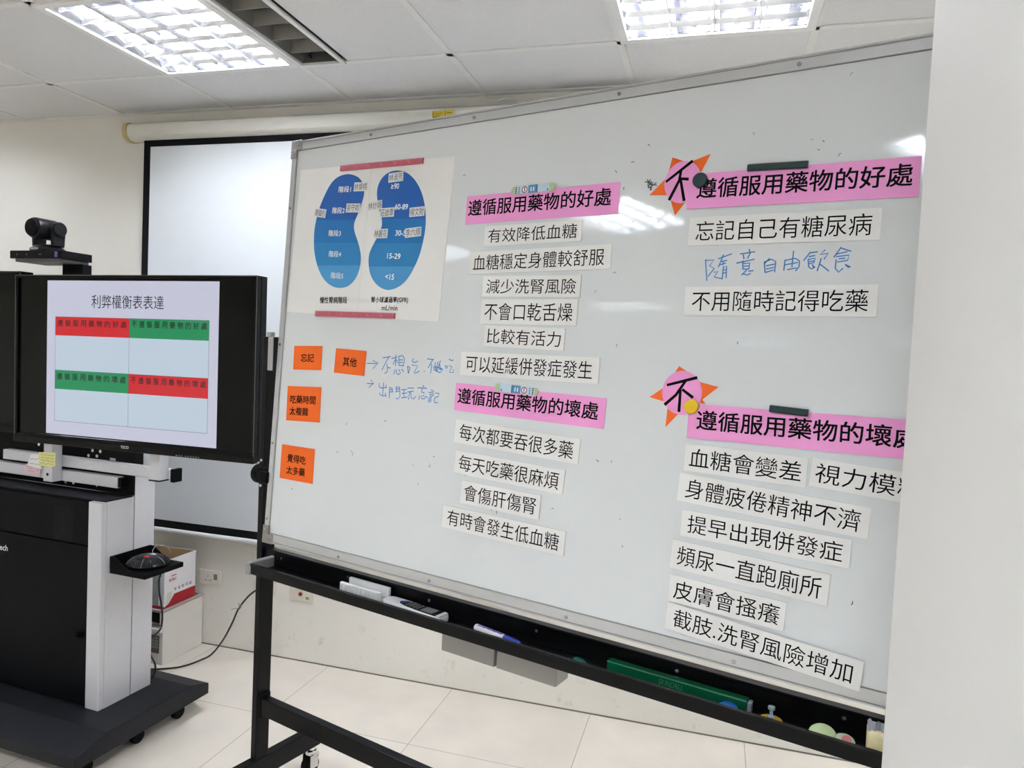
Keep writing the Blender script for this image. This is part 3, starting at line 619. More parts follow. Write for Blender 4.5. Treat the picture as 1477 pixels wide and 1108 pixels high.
# paper suns
def sun(rays, strokes, cu, cv, rr, label):
    t = thing('paper_sun', label, 'paper sun', M=on_board(cu, cv))
    n = 40
    d = MB().prism([(rr[0]*math.cos(2*math.pi*k/n), rr[1]*math.sin(2*math.pi*k/n)) for k in range(n)], .0006, .0011, 0)
    for s in strokes: d.stroke([(a/1e4-cu, -(b/1e4-cv)) for a, b in s], .0056, .0013, 1, .0066)
    d.build('disc', [PINK, INK], t)
    for r_ in rays:
        P3 = [Vector((a/1e4-cu, -(b/1e4-cv))) for a, b in r_]; mid = (P3[1]+P3[2])/2; inn = [p+(Vector((0,0))-mid)*.35 for p in P3[1:]]
        MB().prism([tuple(P3[0]), tuple(P3[1]), tuple(inn[0]), tuple(inn[1]), tuple(P3[2])], 0, .0005).build('ray', ORANGE, t)
sun(*SUN1[:2], 1.2215, .2130, (.0400,.0445), 'pink-and-orange paper sun with 不 and the dark round magnet')
sun(*SUN2[:2], 1.2535, .6560, (.0425,.0460), 'pink-and-orange paper sun with 不 and the yellow round magnet')
def dome(cu, cv, col, name, label, r=.0155):
    tag(MB().lathe([(r*.96,0),(r,.002),(r,.005),(r*.9,.0075),(r*.6,.009),(.001,.0095)],28).build(name, col, M=on_board(cu, cv, 0, .003), smooth=True), label, 'magnet')
DGREEN = mat('dark_green_plastic', srgb(16,48,52), .35, noise=.1)
dome(1.2600, .2140, DGREEN, 'round_magnet', 'dark green round magnet between the paper sun and the pink heading')
dome(1.2775, .6830, mat('yellow_plastic', srgb(235,195,20), .3), 'round_magnet', 'yellow round magnet on the lower paper sun', .0152)
for cu, cv, L, ang, lab in ((1.413,.200,.1146,2.05,'long dark green bar magnet above the upper pink heading by the pillar'),(1.468,.676,.0713,2.49,'short dark green bar magnet above the lower pink heading by the pillar')):
    m = MB().prism([(-.007,0),(.007,0),(.007,.005),(.0045,.008),(-.0045,.008),(-.007,.005)], -L/2, L/2, 0, Mx)
    tag(m.build('bar_magnet', DGREEN, M=on_board(cu, cv, ang, .003), bevel=.0008), lab, 'magnet', 'dark green bar magnets')
PG = mat('pale_green_print', srgb(176,196,150), .4); PB = mat('pale_blue_print', srgb(190,212,226), .4); MBL = mat('mid_blue_print', srgb(90,145,185), .4); RD = mat('red_print', srgb(150,45,60), .4); DK = mat('dark_blue_print', srgb(50,70,90), .4)
def capsule(cu, cv, ang, flip, lab):
    h, L = .0096, .0600
    pts = [(-L+h+h*math.cos(a), h*math.sin(a)) for a in [math.pi/2+math.pi*k/10 for k in range(11)]] + [(L-h+h*math.cos(a), h*math.sin(a)) for a in [-math.pi/2+math.pi*k/10 for k in range(11)]]
    m = MB().prism(pts, 0, .0030, 0)
    q = [p for p in pts]
    z = .0032
    def pan(x0, x1, mi, y0=-h, y1=h): m.face([(x0,y0,z),(x1,y0,z),(x1,y1,z),(x0,y1,z)], mi)
    f = -1 if flip else 1
    def P_(x0, x1, mi, y0=-h, y1=h): pan(min(f*x0,f*x1), max(f*x0,f*x1), mi, y0, y1)
    P_(-.050,-.012,1); P_(-.012,.014,2); P_(.014,.046,1)
    z = .0034
    for k in range(4): P_(-.048,-.044,4,-.008+.0042*k,-.005+.0042*k); P_(-.039,-.036,4,-.008+.0042*k,-.0055+.0042*k); P_(.010,.013,4,-.008+.0042*k,-.0055+.0042*k)
    cx = -.022*f
    n = 24
    for k in range(n):
        a, b = 2*math.pi*k/n, 2*math.pi*(k+1)/n
        m.face([(cx+.0058*math.cos(a),.0058*math.sin(a),z),(cx+.0080*math.cos(a),.0080*math.sin(a),z),(cx+.0080*math.cos(b),.0080*math.sin(b),z),(cx+.0058*math.cos(b),.0058*math.sin(b),z)], 3)
    m.face([(cx+.0057*math.cos(2*math.pi*k/n), .0057*math.sin(2*math.pi*k/n), z) for k in range(n)], 5)
    m.stroke([(cx,-.003),(cx,.004)], .0025, z+.0001, 4)
    for x in (-.004,.003): m.stroke([(f*x,-.004),(f*x,.003)], .0028, z, 5)
    P_(.040,.043,3,-.008,-.003)
    tag(m.build('capsule_magnet', [PG, PB, MBL, RD, DK, mat('white_print', (.86,.87,.88), .5)], M=on_board(cu, cv, ang, .0022)), lab, 'magnet', 'printed capsule-shaped magnets')
capsule(.855,.198,-.69,False,'printed capsule-shaped magnet on the upper pink heading'); capsule(.851,.676,1.66,True,'printed capsule-shaped magnet on the lower pink heading')

# ------------------------------------------------------------------ things lying in the tray
def in_tray(u, y, z=.785, rz=0.0): return MS @ Matrix.Translation((u, y, z)) @ Matrix.Rotation(rz, 4, 'Z')
er = thing('board_eraser', 'white ribbed plastic eraser holder lying in the tray', 'eraser', M=in_tray(.427, -.014, .7855, .012))
m = MB().box(-.072,.072,-.022,.022,0,.012).box(-.072,.072,.013,.022,.012,.040).box(-.072,.072,-.022,-.013,.012,.036)
m.build('body', WHITEP, er, bevel=.0015)
m = MB()
for k in range(16): m.box(-.068+k*.0088,-.0635+k*.0088,-.0245,-.0220,.004,.034)
m.build('grip_ribs', WHITEP, er, bevel=.0008)
rc = thing('remote_control', 'white handset with a dark keypad lying in the tray beside the eraser', 'remote control', M=in_tray(.602, -.018, .7855, -.06))
prof2 = [(-.100,-.010),(-.097,-.017),(-.088,-.021),(-.02,-.0235),(.06,-.0235),(.094,-.0225),(.100,-.018),(.100,.018),(.094,.0225),(.06,.0235),(-.02,.0235),(-.088,.021),(-.097,.017),(-.100,.010)]
MB().prism(prof2, 0, .021).build('body', WHITEP, rc, bevel=.005, seg=3)
kp = MB().prism([(-.048,-.003),(-.042,-.009),(-.020,-.0155),(.030,-.0185),(.088,-.0185),(.088,.0185),(.030,.0185),(-.020,.0155),(-.042,.009),(-.048,.003)], .0205, .0222).build('keypad', BLACKM, rc)
MB().lathe([(.0075,0),(.0075,.0012),(.004,.002)],16,0,Matrix.Translation((-.036,0,.0222))).build('blue_button', mat('blue_plastic', srgb(35,60,150), .35), rc, smooth=True)
for x in range(4):
    for y in range(3):
        MB().box(-.022+x*.0125,-.0135+x*.0125,-.0125+y*.0095,-.0065+y*.0095,.0222,.0235).build('key', mat('dark_key', (.12,.12,.13), .4), kp, bevel=.0008)
MB().box(.032,.070,-.014,.014,.0222,.0228).build('display', mat('grey_display', (.20,.22,.21), .25), rc)
MB().prism([(.086,-.020),(.099,-.017),(.099,.017),(.086,.020)], .0205, .0225).build('grey_end', mat('light_grey_plastic', (.5,.5,.5), .4), rc, bevel=.001)
mk = thing('whiteboard_marker', 'white marker pen with a blue cap lying in the tray', 'marker', M=in_tray(.8565, -.0185, .7945, -.135))
MB().lathe([(.006,-.070),(.0085,-.069),(.0092,-.064),(.0088,.022)],18,0,Matrix.Rotation(math.pi/2,4,'Y')).build('barrel', WHITEP, mk, smooth=True)
MB().lathe([(.0090,.022),(.0088,.026),(.0070,.060),(.0050,.070),(.003,.071)],18,0,Matrix.Rotation(math.pi/2,4,'Y')).build('cap', mat('blue_cap', srgb(28,50,160), .35), mk, smooth=True)
m = MB()
for k in range(14):
    x = -.060+k*.0055; m.box(x,x+.0036,-.0060+.001*(k%3),.0010+.0012*(k%2),.0086,.0095)
m.build('printing', mat('violet_print', srgb(95,90,190), .5), mk)
tag(MB().lathe([(.014,0),(.015,.003),(.012,.006),(.002,.0075)],20,0,in_tray(1.068,-.008,.7855,-.3),1.2,.6).build('green_magnet_chip', mat('teal_plastic', srgb(30,120,105), .4), smooth=True), 'small teal magnet lying alone in the tray near the long green case', 'magnet')
GC = mat('dark_green_case', srgb(8,84,54), .22, noise=.06)
gc = thing('green_case', 'long dark green plastic case with embossed lettering in the tray', 'case', M=in_tray(1.284, -.004, .7855, 0))
MB().box(-.148,.148,-.010,.010,0,.024).build('body', GC, gc, bevel=.0015)
m = MB().box(-.148,.148,-.0104,-.010,.0215,.0225).box(-.148,.148,-.0104,-.010,.001,.002)
m.text('SKINDRLL', -.005, .0122, .052, .012, 0, 0, -.012, Matrix(((1,0,0,0),(0,0,1,-.0105),(0,1,0,0),(0,0,0,1))), .25)
m.build('embossed_lettering', mat('pale_green_edge', srgb(70,140,110), .4), gc)
MB().box(.1485,.156,-.008,.008,.0,.021).build('grey_end', mat('violet_grey', (.24,.24,.32), .5), gc, bevel=.001)
tag(MB().lathe([(.018,0),(.0195,.005),(.018,.013),(.012,.018),(.002,.0195)],24,0,in_tray(1.402,-.0355,.7855,0),1,1).build('round_magnet', mat('bright_blue_plastic', srgb(20,95,190), .3), smooth=True), 'bright blue round magnet in the tray against the green case', 'magnet')
pn = thing('pin_magnet', 'yellow round magnet with a grey push pin standing on it in the tray', 'magnet', M=in_tray(1.481, -.030, .7855, 0))
MB().lathe([(.020,0),(.0215,.004),(.0205,.010),(.014,.0135),(.001,.0145)],24).build('magnet', mat('amber_plastic', srgb(205,165,60), .35), pn, smooth=True)
MB().lathe([(.007,.0145),(.007,.017),(.0032,.019),(.0032,.027),(.0065,.030),(.0065,.035),(.002,.0365)],16).build('push_pin', mat('blue_grey_plastic', (.28,.36,.42), .25), pn, smooth=True)
for u, col, rx, lab in ((1.572, srgb(190,208,160), .0235, 'plain pale green disc magnet leaning on the tray lip'), (1.608, srgb(186,198,165), .0185, 'pale green disc magnet with a pink mark leaning on the tray lip')):
    M = in_tray(u, -.036, .7855+rx*math.sin(math.radians(28)), 0) @ Matrix.Rotation(math.radians(28), 4, 'X')
    dm = MB().lathe([(rx,0),(rx,.004),(rx*.8,.007),(.001,.008)],24,0,M)
    if 'pink' in lab: dm.lathe([(.008,.0078),(.008,.0088)],16,1,M @ Matrix.Translation((.004,.004,0)))
    tag(dm.build('disc_magnet', [mat('pale_green_'+str(u), col, .4), mat('pink_print', srgb(200,120,120), .5)], smooth=True), lab, 'magnet')
tp = thing('tape_packet', 'cream roll of tape in crinkled clear film, cut off by the pillar', 'tape', M=in_tray(1.672, -.026, .7855, .1))
MB().prism([(-.030,-.024),(.030,-.024),(.030,.024),(-.030,.024)], .0, .052).build('roll', mat('cream_tape', srgb(226,216,170), .35, noise=.12, nscale=70, bump=.5, bscale=60), tp, bevel=.008, seg=3)
m = MB(); n = 14
top = [(-.030+.06*k/n, .024*math.sin(k*1.7)*.25, .0605+.0022*math.sin(k*2.3)) for k in range(n+1)]
for k in range(n):
    a, b = top[k], top[k+1]
    m.face([(a[0],-.020,.050),(b[0],-.020,.050),b,a]); m.face([(b[0],.020,.050),(a[0],.020,.050),a,b])
m.build('crinkled_film', mat('grey_film', (.34,.36,.42), .2), tp)
MB().box(.006,.026,-.0250,-.0242,.014,.034).build('dark_logo', mat('logo_grey', (.10,.11,.14), .4), tp)

# ------------------------------------------------------------------ conference cart
C_O = Vector((-1.86, 2.357, 0)); C_RZ = math.radians(-3.7)
MC = Matrix.Translation(C_O) @ Matrix.Rotation(C_RZ, 4, 'Z')
ct = thing('conference_cart', 'black and silver rolling conference cart carrying two televisions', 'cart', C_O, C_RZ)
def cpart(mb, name, m, bevel=.002, smooth=False, parent=ct): return mb.build(name, m, parent, bevel=bevel, smooth=smooth)
# base: a flat plate whose front and back edges slope down to a low rim
cpart(MB().prism([(-.576,.060),(.008,.060),(.008,.102),(-.090,.131),(-.457,.131),(-.576,.102)], -1.14, .003, 0, Mx), 'base', CHAR, bevel=.003)
for x, y in ((-.035,-.29),(-.035,-.10),(-.035,-.50),(-1.10,-.10),(-1.10,-.50)):
    cs = cpart(MB().cyl((x,y,.026),(x-.022,y,.026),.026,20), 'caster', BLACKM, bevel=.003)
    cpart(MB().box(x-.026,x+.003,y-.014,y+.014,.040,.0605), 'caster_fork', BLACKM, parent=cs)
cpart(MB().box(-1.0,-.143,-.352,-.240,.131,.872), 'cabinet_body', BLACKM)
cpart(MB().box(-.94,-.203,-.366,-.352,.714,.866), 'upper_panel', mat('black_satin_panel', (.003,.0035,.0045), .42, spec=.07, noise=.2))
vt = MB()
for i in range(9):
    for j in range(13): vt.box(-.372+i*.0105,-.366+i*.0105,-.3668,-.366,.720+j*.0092,.725+j*.0092)
vt.build('vent_grille', mat('vent_black', (.002,.002,.002), .8), ct)
dr = cpart(MB().box(-.94,-.203,-.366,-.352,.135,.709), 'lower_door', mat('black_satin_panel', (.003,.0035,.0045), .42, spec=.07))
dr.name = 'lower_door'
m = MB().text('Tech', -.636, .650, None, .0215, 0, 0, .004, Matrix(((1,0,0,0),(0,0,1,-.3668),(0,1,0,0),(0,0,0,1))))
m.build('white_lettering', mat('white_print', (.86,.87,.88), .5), dr)
MB().cyl((-.238,-.366,.392),(-.238,-.385,.392),.012,16).cyl((-.238,-.385,.392),(-.238,-.390,.392),.006,12).box(-.229,-.222,-.372,-.366,.380,.404).build('lock', BLACKM, dr, bevel=.001)
for a, b in ((-.202,-.140),(-1.003,-.941)):
    cpart(MB().box(a,b,-.372,-.350,.131,.872), 'corner_post', SILVER, bevel=.003)
cpart(MB().box(-.1445,-.140,-.350,-.237,.131,.872), 'side_panel', SILVER, bevel=.001)
cpart(MB().box(-1.003,-.9985,-.350,-.237,.131,.872), 'side_panel', SILVER, bevel=.001)
cpart(MB().box(-.996,-.147,-.350,-.237,.872,.875), 'top_panel', CHAR, bevel=0)
cpart(MB().box(-.30,-.140,-.233,-.142,.131,.958), 'back_column', SILVER, bevel=.002)
cpart(MB().box(-1.0,-.84,-.233,-.142,.131,.958), 'back_column', SILVER, bevel=.002)
bp = cpart(MB().box(-.985,-.141,-.2385,-.200,.876,1.30), 'back_panel', BLACKM, bevel=.001)
m = MB()
for x, z, r in ((-.623,1.023,.006),(-.345,1.024,.006),(-.307,1.024,.006),(-.365,1.003,.006),(-.323,1.005,.006),(-.479,.892,.006),(-.439,.893,.006),(-.518,.890,.003),(-.321,.893,.003)):
    MB().cyl((x,-.2385,z),(x,-.2395,z),r,12).build('rivet', WHITEP, bp)
MB().box(-.258,-.231,-.2395,-.2385,.995,1.005).build('grey_label', mat('light_grey_plastic', (.5,.5,.5), .4), bp)
upper = cpart(MB().box(-.775,.062,-.270,-.2395,.957,.995), 'rail', SILVER)
MB().box(.0625,.078,-.274,-.2355,.952,.999).build('rail_end_cap', BLACKM, upper, bevel=.001)
lower = cpart(MB().box(-.93,-.187,-.270,-.2395,.903,.944), 'rail', SILVER)
MB().box(-.187,-.170,-.266,-.2425,.906,.941).build('rail_end_cap', BLACKM, lower, bevel=.001)
for a, z in ((-.503,.904),(.007,.962)):
    b = cpart(MB().box(a,a+.044,-.311,-.2705,z,1.60), 'bracket', SILVER, bevel=.0015)
    MB().box(a-.002,a+.046,-.313,-.2685,z-.004,z-.0003).build('bracket_end_cap', BLACKM, b)
    if a < -.1: MB().cyl((a+.022,-.311,z+.027),(a+.022,-.3122,z+.027),.0055,12).build('bolt_hole', mat('vent_black', (.002,.002,.002), .8), b)
cpart(MB().box(-.520,-.415,-.236,-.198,1.30,1.716), 'camera_post', BLACKM, bevel=.002)
sf = cpart(MB().prism([(-.684,-.320),(-.423,-.320),(-.423,-.19),(-.684,-.19)], 1.727, 1.757), 'camera_shelf', GLOSSBLK, bevel=.003)
MB().box(-.66,-.435,-.315,-.195,1.716,1.727).build('shelf_underside', mat('dark_grey_plastic', (.10,.10,.105), .5), sf, bevel=.001)
MB().box(-.452,-.438,-.3212,-.3200,1.732,1.752).build('blue_sticker', mat('blue_violet_sticker', srgb(90,95,160), .4), sf)
m = MB()
for x in (-.645,-.595,-.530,-.522): m.cyl((x,-.3200,1.742),(x,-.3206,1.742),.002,8)
m.build('indicator', mat('indicator_grey', (.25,.26,.28), .4), sf)
# side shelf for the conference phone
sh = cpart(MB().box(-.140,.022,-.335,-.160,.616,.634), 'side_shelf', BLACKM, bevel=.0015)
MB().box(-.140,-.136,-.335,-.160,.634,.676).build('shelf_back', BLACKM, sh)
for y in (-.335, -.164):
    M = Matrix(((1,0,0,0),(0,0,1,0),(0,1,0,0),(0,0,0,1)))
    MB().prism([(-.140,.634),(-.050,.634),(-.122,.676),(-.140,.676)], y, y+.004, 0, M).build('gusset', BLACKM, sh)
# ---- conference phone
ph = thing('conference_phone', 'black ribbed conference phone with a red button on the cart shelf', 'conference phone', M=MC @ Matrix.Translation((-.056,-.247,.6345)))
MB().lathe([(.062,0),(.068,.004),(.070,.010),(.066,.017),(.054,.027),(.036,.034),(.015,.037),(.001,.0375)],40).build('body', mat('black_satin_plastic', (.006,.0065,.008), .32, spec=.25), ph, smooth=True)
m = MB()
for k in range(56):
    if k % 14 == 0: continue
    a = 2*math.pi*k/56
    pr_ = [(.0705,.008),(.0675,.0165),(.0560,.0268),(.050,.0298)]
    P4 = [Vector((r_*math.cos(a), r_*math.sin(a), z+.0006)) for r_, z in pr_]
    m.tube(P4, .0011, 5)
m.build('speaker_ribs', mat('black_rib_plastic', (.016,.0165,.019), .45), ph)
for a in (-2.2, -1.1, 0.1):
    P4 = [Vector((r_*math.cos(a), r_*math.sin(a), z+.001)) for r_, z in ((.0705,.008),(.0675,.0165),(.0560,.0268),(.040,.0335))]
    MB().tube(P4, .0016, 6).build('silver_stripe', mat('grey_stripe', (.13,.135,.15), .4), ph)
MB().lathe([(.0085,.0),(.0085,.004),(.006,.006),(.001,.0065)],18,0,Matrix.Translation((.012,-.018,.033)),1.3,.8).build('red_button', mat('red_plastic', srgb(205,40,60), .3), ph, smooth=True)
MB().lathe([(.010,.0),(.010,.003),(.001,.004)],18,0,Matrix.Translation((.006,.016,.034)),1.3,.8).build('grey_button', mat('light_grey_plastic', (.5,.5,.5), .4), ph, smooth=True)
MB().tube([(-.010,.030,.030),(-.018,.036,.042),(-.016,.046,.056),(-.004,.060,.060),(.014,.072,.052),(.020,.0785,.036),(.020,.0845,.024)],.0017,8).build('coiled_lead', mat('grey_cable', (.22,.23,.25), .5), ph, smooth=True)
def smooth_path(p, n=6):
    p = [Vector(q) for q in p]; out = []
    for k in range(len(p)-1):
        a, b, c_, d = p[max(k-1,0)], p[k], p[k+1], p[min(k+2,len(p)-1)]
        for j in range(n):
            t = j/n; out.append(.5*((2*b)+(c_-a)*t+(2*a-5*b+4*c_-d)*t*t+(3*b-a-3*c_+d)*t**3))
    return out+[p[-1]]
CABLE = mat('black_cable', (.008,.008,.009), .4)
tag(MB().tube([MC @ v for v in smooth_path([(-.098,-.14,.612),(-.118,-.125,.565),(-.132,-.12,.530),(-.130,-.12,.483),(-.121,-.12,.449),(-.112,-.12,.393),(-.119,-.12,.344),(-.150,-.12,.312),(-.178,-.122,.290),(-.172,-.12,.244),(-.143,-.12,.202),(-.142,-.12,.168),(-.160,-.12,.140),(-.19,-.12,.136)])],.0035,8).build('phone_cable', CABLE, smooth=True),
    'black cable looping down the side of the cart under the phone shelf', 'cable')
pc = tag(MB().tube(smooth_path([(-2.42,2.52,.006),(-2.30,2.548,.0055),(-2.218,2.595,.0055),(-2.187,2.635,.006),(-2.163,2.685,.010),(-2.130,2.725,.028),(-2.098,2.760,.085),(-2.066,2.780,.163),(-2.048,2.800,.226),(-2.005,2.82,.290),(-1.965,2.835,.318),(-1.940,2.8528,.320)]),.0040,8).build('power_cable', CABLE, smooth=True),
    'black power cable rising from the floor to the outlet behind the whiteboard post', 'cable')
m = MB()
p0 = Vector((-2.040,2.802,.236))
m.tube([p0+Vector((-.005,-.006,-.01)), p0+Vector((.004,-.008,.0)), p0+Vector((.006,-.004,.012))],.0045,6); m.tube([p0+Vector((.0,-.006,-.006)), p0+Vector((-.02,-.012,-.008)), p0+Vector((-.04,-.014,-.016))],.0012,5); m.tube([p0+Vector((.0,-.006,.004)), p0+Vector((-.004,-.012,.02))],.0012,5)
m.build('cable_tie', mat('tie_grey', (.16,.155,.15), .6), pc)

# ---- televisions
SW = emat('slide_lavender_white', srgb(204,206,226), SLIDE_STRENGTH*1.35)
SCELL = emat('slide_cell_white', srgb(196,212,228), SLIDE_STRENGTH*1.35)
SRED = emat('slide_red', srgb(222,24,40), SLIDE_STRENGTH*1.25)
SGRN = emat('slide_green', srgb(8,150,92), SLIDE_STRENGTH*1.25)
STXT = mat('slide_text', (.012,.014,.02), .25)
SLINE = mat('slide_line', (.10,.14,.20), .25)
M_UP = Matrix(((1,0,0,0),(0,0,-1,0),(0,1,0,0),(0,0,0,1)))       # picture plane xy -> upright xz facing -y
def television(name, label, x0, x1, z0, z1, yaw, roll=0.0):
    cx, cz = (x0+x1)/2, (z0+z1)/2
    t = thing(name, label, 'television', M=MC @ Matrix.Translation((cx,-.370,cz)) @ Matrix.Rotation(yaw,4,'Z') @ Matrix.Rotation(roll,4,'Y'))
    W, H = (x1-x0)/2, (z1-z0)/2
    b = MB(); e = .011
    b.box(-W,W,0,.020,H-e,H).box(-W,-W+e,0,.020,-H+.030,H-e).box(W-e,W,0,.020,-H+.030,H-e)
    b.box(-W,W,.020,.050,-H,H)
    b.build('cabinet', GLOSSBLK, t, bevel=.002)
    bz = MB().prism([(-.004,-H-.004),(.020,-H-.004),(.020,-H+.030),(.006,-H+.030),(-.004,-H+.016)], -W, W, 0, Mx).build('lower_bezel', GLOSSBLK, t, bevel=.0015)
    MB().box(-W+e,W-e,.008,.020,-H+.030,H-e).build('screen', SCREEN, t)
    m = MB(); r_ = .0012
    m.box(-W,-W+.003,-.0012,.0,-H+.0,H).box(W-.003,W,-.0012,.0,-H,H).box(-W,W,-.0012,0,H-.003,H)
    m.build('clear_edge', mat('clear_grey_edge', (.07,.075,.075), .15), t)
    return t, W, H, bz
TVYAW = math.radians(1.6)
tv, W, H, bz = television('television', 'large television showing the slide with red and green table headings', -.559, .479, 1.067, 1.664, TVYAW, math.radians(-.5))
cx, cz = (-.559+.479)/2, (1.067+1.664)/2
sl = MB()
def sp(x, z): return (x-cx, z-cz)
yf = -.0075
def rect(x0, x1, z0, z1, d, mi): 
    a, b = sp(x0, z0), sp(x1, z1); sl.face([(a[0],-yf and .0075-d,a[1]),(b[0],.0075-d,a[1]),(b[0],.0075-d,b[1]),(a[0],.0075-d,b[1])], mi)
SX0, SX1, SZ0, SZ1 = -.414, .327, 1.101, 1.645
rect(SX0, SX1, SZ0, SZ1, 0, 0)
TX0, TXM, TX1 = -.374, -.041, .290; TZ1, TZ0 = 1.5175, 1.1475
rect(TX0, TX1, TZ0, TZ1, .0002, 1)
rect(TX0, TXM, 1.4515, TZ1, .0004, 2); rect(TXM, TX1, 1.4515, TZ1, .0004, 3)
rect(TX0, TXM, 1.2615, 1.3285, .0004, 3); rect(TXM, TX1, 1.2615, 1.3285, .0004, 2)
for x in (TX0, TXM, TX1): rect(x-.0006, x+.0006, TZ0, TZ1, .0006, 5)
for z in (TZ0, 1.3285, TZ1): rect(TX0, TX1, z-.0006, z+.0006, .0006, 5)
def stext(b, x0, x1, z, ht, off=-.004, bold=0.0):
    a = sp((x0+x1)/2, z); sl.text(b, a[0], a[1], x1-x0, ht, 0, 4, off, Matrix.Translation((0,.0066,0)) @ M_UP, 0.0, bold)
def spaced(b, x0, x1, z, ht):
    n = len(b); wch = (x1-x0)/n
    for k, ch in enumerate(b): stext(ch, x0+wch*k+wch*.16, x0+wch*(k+1)-wch*.16, z, ht, .0, .0007)
stext('利弊權衡表表達', -.209, .104, 1.573, .046, .0)
spaced('遵循服用藥物的好處', -.370, -.048, 1.496, .0225); spaced('不遵循服用藥物的好處', -.036, .286, 1.499, .0225)
spaced('遵循服用藥物的壞處', -.370, -.048, 1.307, .0225); spaced('不遵循服用藥物的壞處', -.036, .286, 1.308, .0225)
sl.build('slide_picture', [SW, SCELL, SRED, SGRN, STXT, SLINE], tv)
MB().text('TECO', -.002, -H+.011, None, .0095, 0, 0, .004, Matrix.Translation((0,-.0045,0)) @ M_UP).build('white_lettering', mat('white_print', (.86,.87,.88), .5), bz)
m = MB()
for x in (.215,.226,.236,.252,.262,.274,.284,.294,.304): m.box(x,x+.005,-.0046,-.004,-H-.0005,-H+.0018)
m.build('control_print', mat('grey_control_print', (.35,.36,.38), .5), bz)
television('television', 'switched-off dark television cut off by the photo edge beside the lit one', -1.605, -.5685, 1.085, 1.675, math.radians(1.0))

# ---- pan-tilt camera on the shelf
cam = thing('conference_camera', 'black pan-tilt conference camera on top of the cart shelf', 'camera', M=MC @ Matrix.Translation((-.560,-.262,1.7572)))
BLKP = mat('black_satin_plastic', (.006,.0065,.008), .32, spec=.25)
bs = MB().lathe([(.058,0),(.060,.004),(.060,.010),(.052,.015),(.044,.022),(.030,.027),(.001,.028)],36,0,None,1.0,1.0).build('base', BLKP, cam, smooth=True)
MB().text('VISION', 0, 0, .042, .0065, 0, 0, .01, Matrix.Translation((.004,-.0605,.0065)) @ M_UP).build('white_lettering', mat('white_print', (.86,.87,.88), .5), bs)
yk = MB()
M = Matrix(((0,0,1,0),(1,0,0,0),(0,1,0,0),(0,0,0,1)))
arm = [(-.024,.020),(.024,.020),(.026,.062),(.030,.080),(.024,.104),(.0,.112),(-.020,.106),(-.030,.084),(-.026,.060)]
yk.prism(arm, .040, .056, 0, M).prism(arm, -.056, -.040, 0, M)
yk.build('yoke', BLKP, cam, bevel=.005, seg=3)
for x, s_ in ((.056, 1), (-.056, -1)):
    MB().lathe([(.027,0),(.027,.004),(.024,.008),(.001,.009)],28,0,Matrix.Translation((x,0,.084)) @ Matrix.Rotation(s_*math.pi/2,4,'Y')).build('pivot_cover', BLKP, cam, smooth=True)
hd = MB().lathe([(.030,-.052),(.037,-.048),(.0385,-.040),(.0385,.030),(.034,.045),(.020,.052),(.001,.054)],36,0,Matrix.Translation((0,-.012,.083)) @ Matrix.Rotation(-math.pi/2,4,'X')).build('head', BLKP, cam, smooth=True)
MB().lathe([(.031,0),(.031,.010),(.024,.0105),(.020,.006),(.019,.001)],30,0,Matrix.Translation((0,-.070,.083)) @ Matrix.Rotation(-math.pi/2,4,'X')).build('lens_ring', BLACKM, cam, smooth=True)
MB().lathe([(.001,-.0025),(.012,-.001),(.019,.002),(.019,.004)],26,0,Matrix.Translation((0,-.068,.083)) @ Matrix.Rotation(-math.pi/2,4,'X')).build('lens', mat('lens_glass', (.004,.004,.008), .05), cam, smooth=True)

# ---- notes stuck on the cart
def note(pts, y, col, marks, name, label):
    m = MB(); P4 = [(x, z) for x, z in pts]
    m.prism(P4, 0, .0006, 0, Matrix(((1,0,0,0),(0,0,-1,y),(0,1,0,0),(0,0,0,1))))
    for a in marks: pass
    mm = MB()
    for a in marks: mm.stroke(a, .0016, .0009, 1)
    i = len(m.v); m.v += [(x, y-z, yy) for x, yy, z in mm.v]; m.f += [tuple(i+k for k in f) for f in mm.f]; m.mi += mm.mi
    o = m.build(name, [col, mat('pen_grey', (.20,.20,.22), .6), mat('pen_red', srgb(150,60,80), .6)], M=MC)
    return tag(o, label, 'note')
def scribble(x0, x1, z0, z1, rows, mi=1):
    out = []
    for r_ in range(rows):
        z = z1-(z1-z0)*(r_+.5)/rows; x = x0
        while x < x1:
            L = random.uniform(.005,.010); out.append([(x,z+random.uniform(-.003,.003)),(x+L*.5,z+random.uniform(-.005,.005)),(min(x+L,x1),z+random.uniform(-.003,.003))]); x += L*1.25
    return out
note([(-.526,1.011),(-.438,1.017),(-.440,.963),(-.518,.958)], -.3135, mat('yellow_note', srgb(222,218,140), .6), scribble(-.512,-.446,.966,1.008,4), 'sticky_note', 'pale yellow sticky note on the silver bracket under the television')
note([(-.566,.999),(-.52,1.002),(-.509,.948),(-.586,.954)], -.3125, PAPER, scribble(-.570,-.52,.956,.992,2), 'paper_note', 'white paper note tucked beside the yellow sticky note')
note([(-.652,.949),(-.568,.946),(-.571,.916),(-.655,.919)], -.2715, mat('pink_note', srgb(236,196,208), .6), [[(-.640,.940),(-.640,.925),(-.600,.922),(-.600,.941),(-.640,.940)],[(-.630,.933),(-.61,.934)],[(-.592,.940),(-.586,.926),(-.578,.938)],[(-.65,.943),(-.575,.941)]], 'paper_note', 'small pink note with a drawn frame on the lower rail')

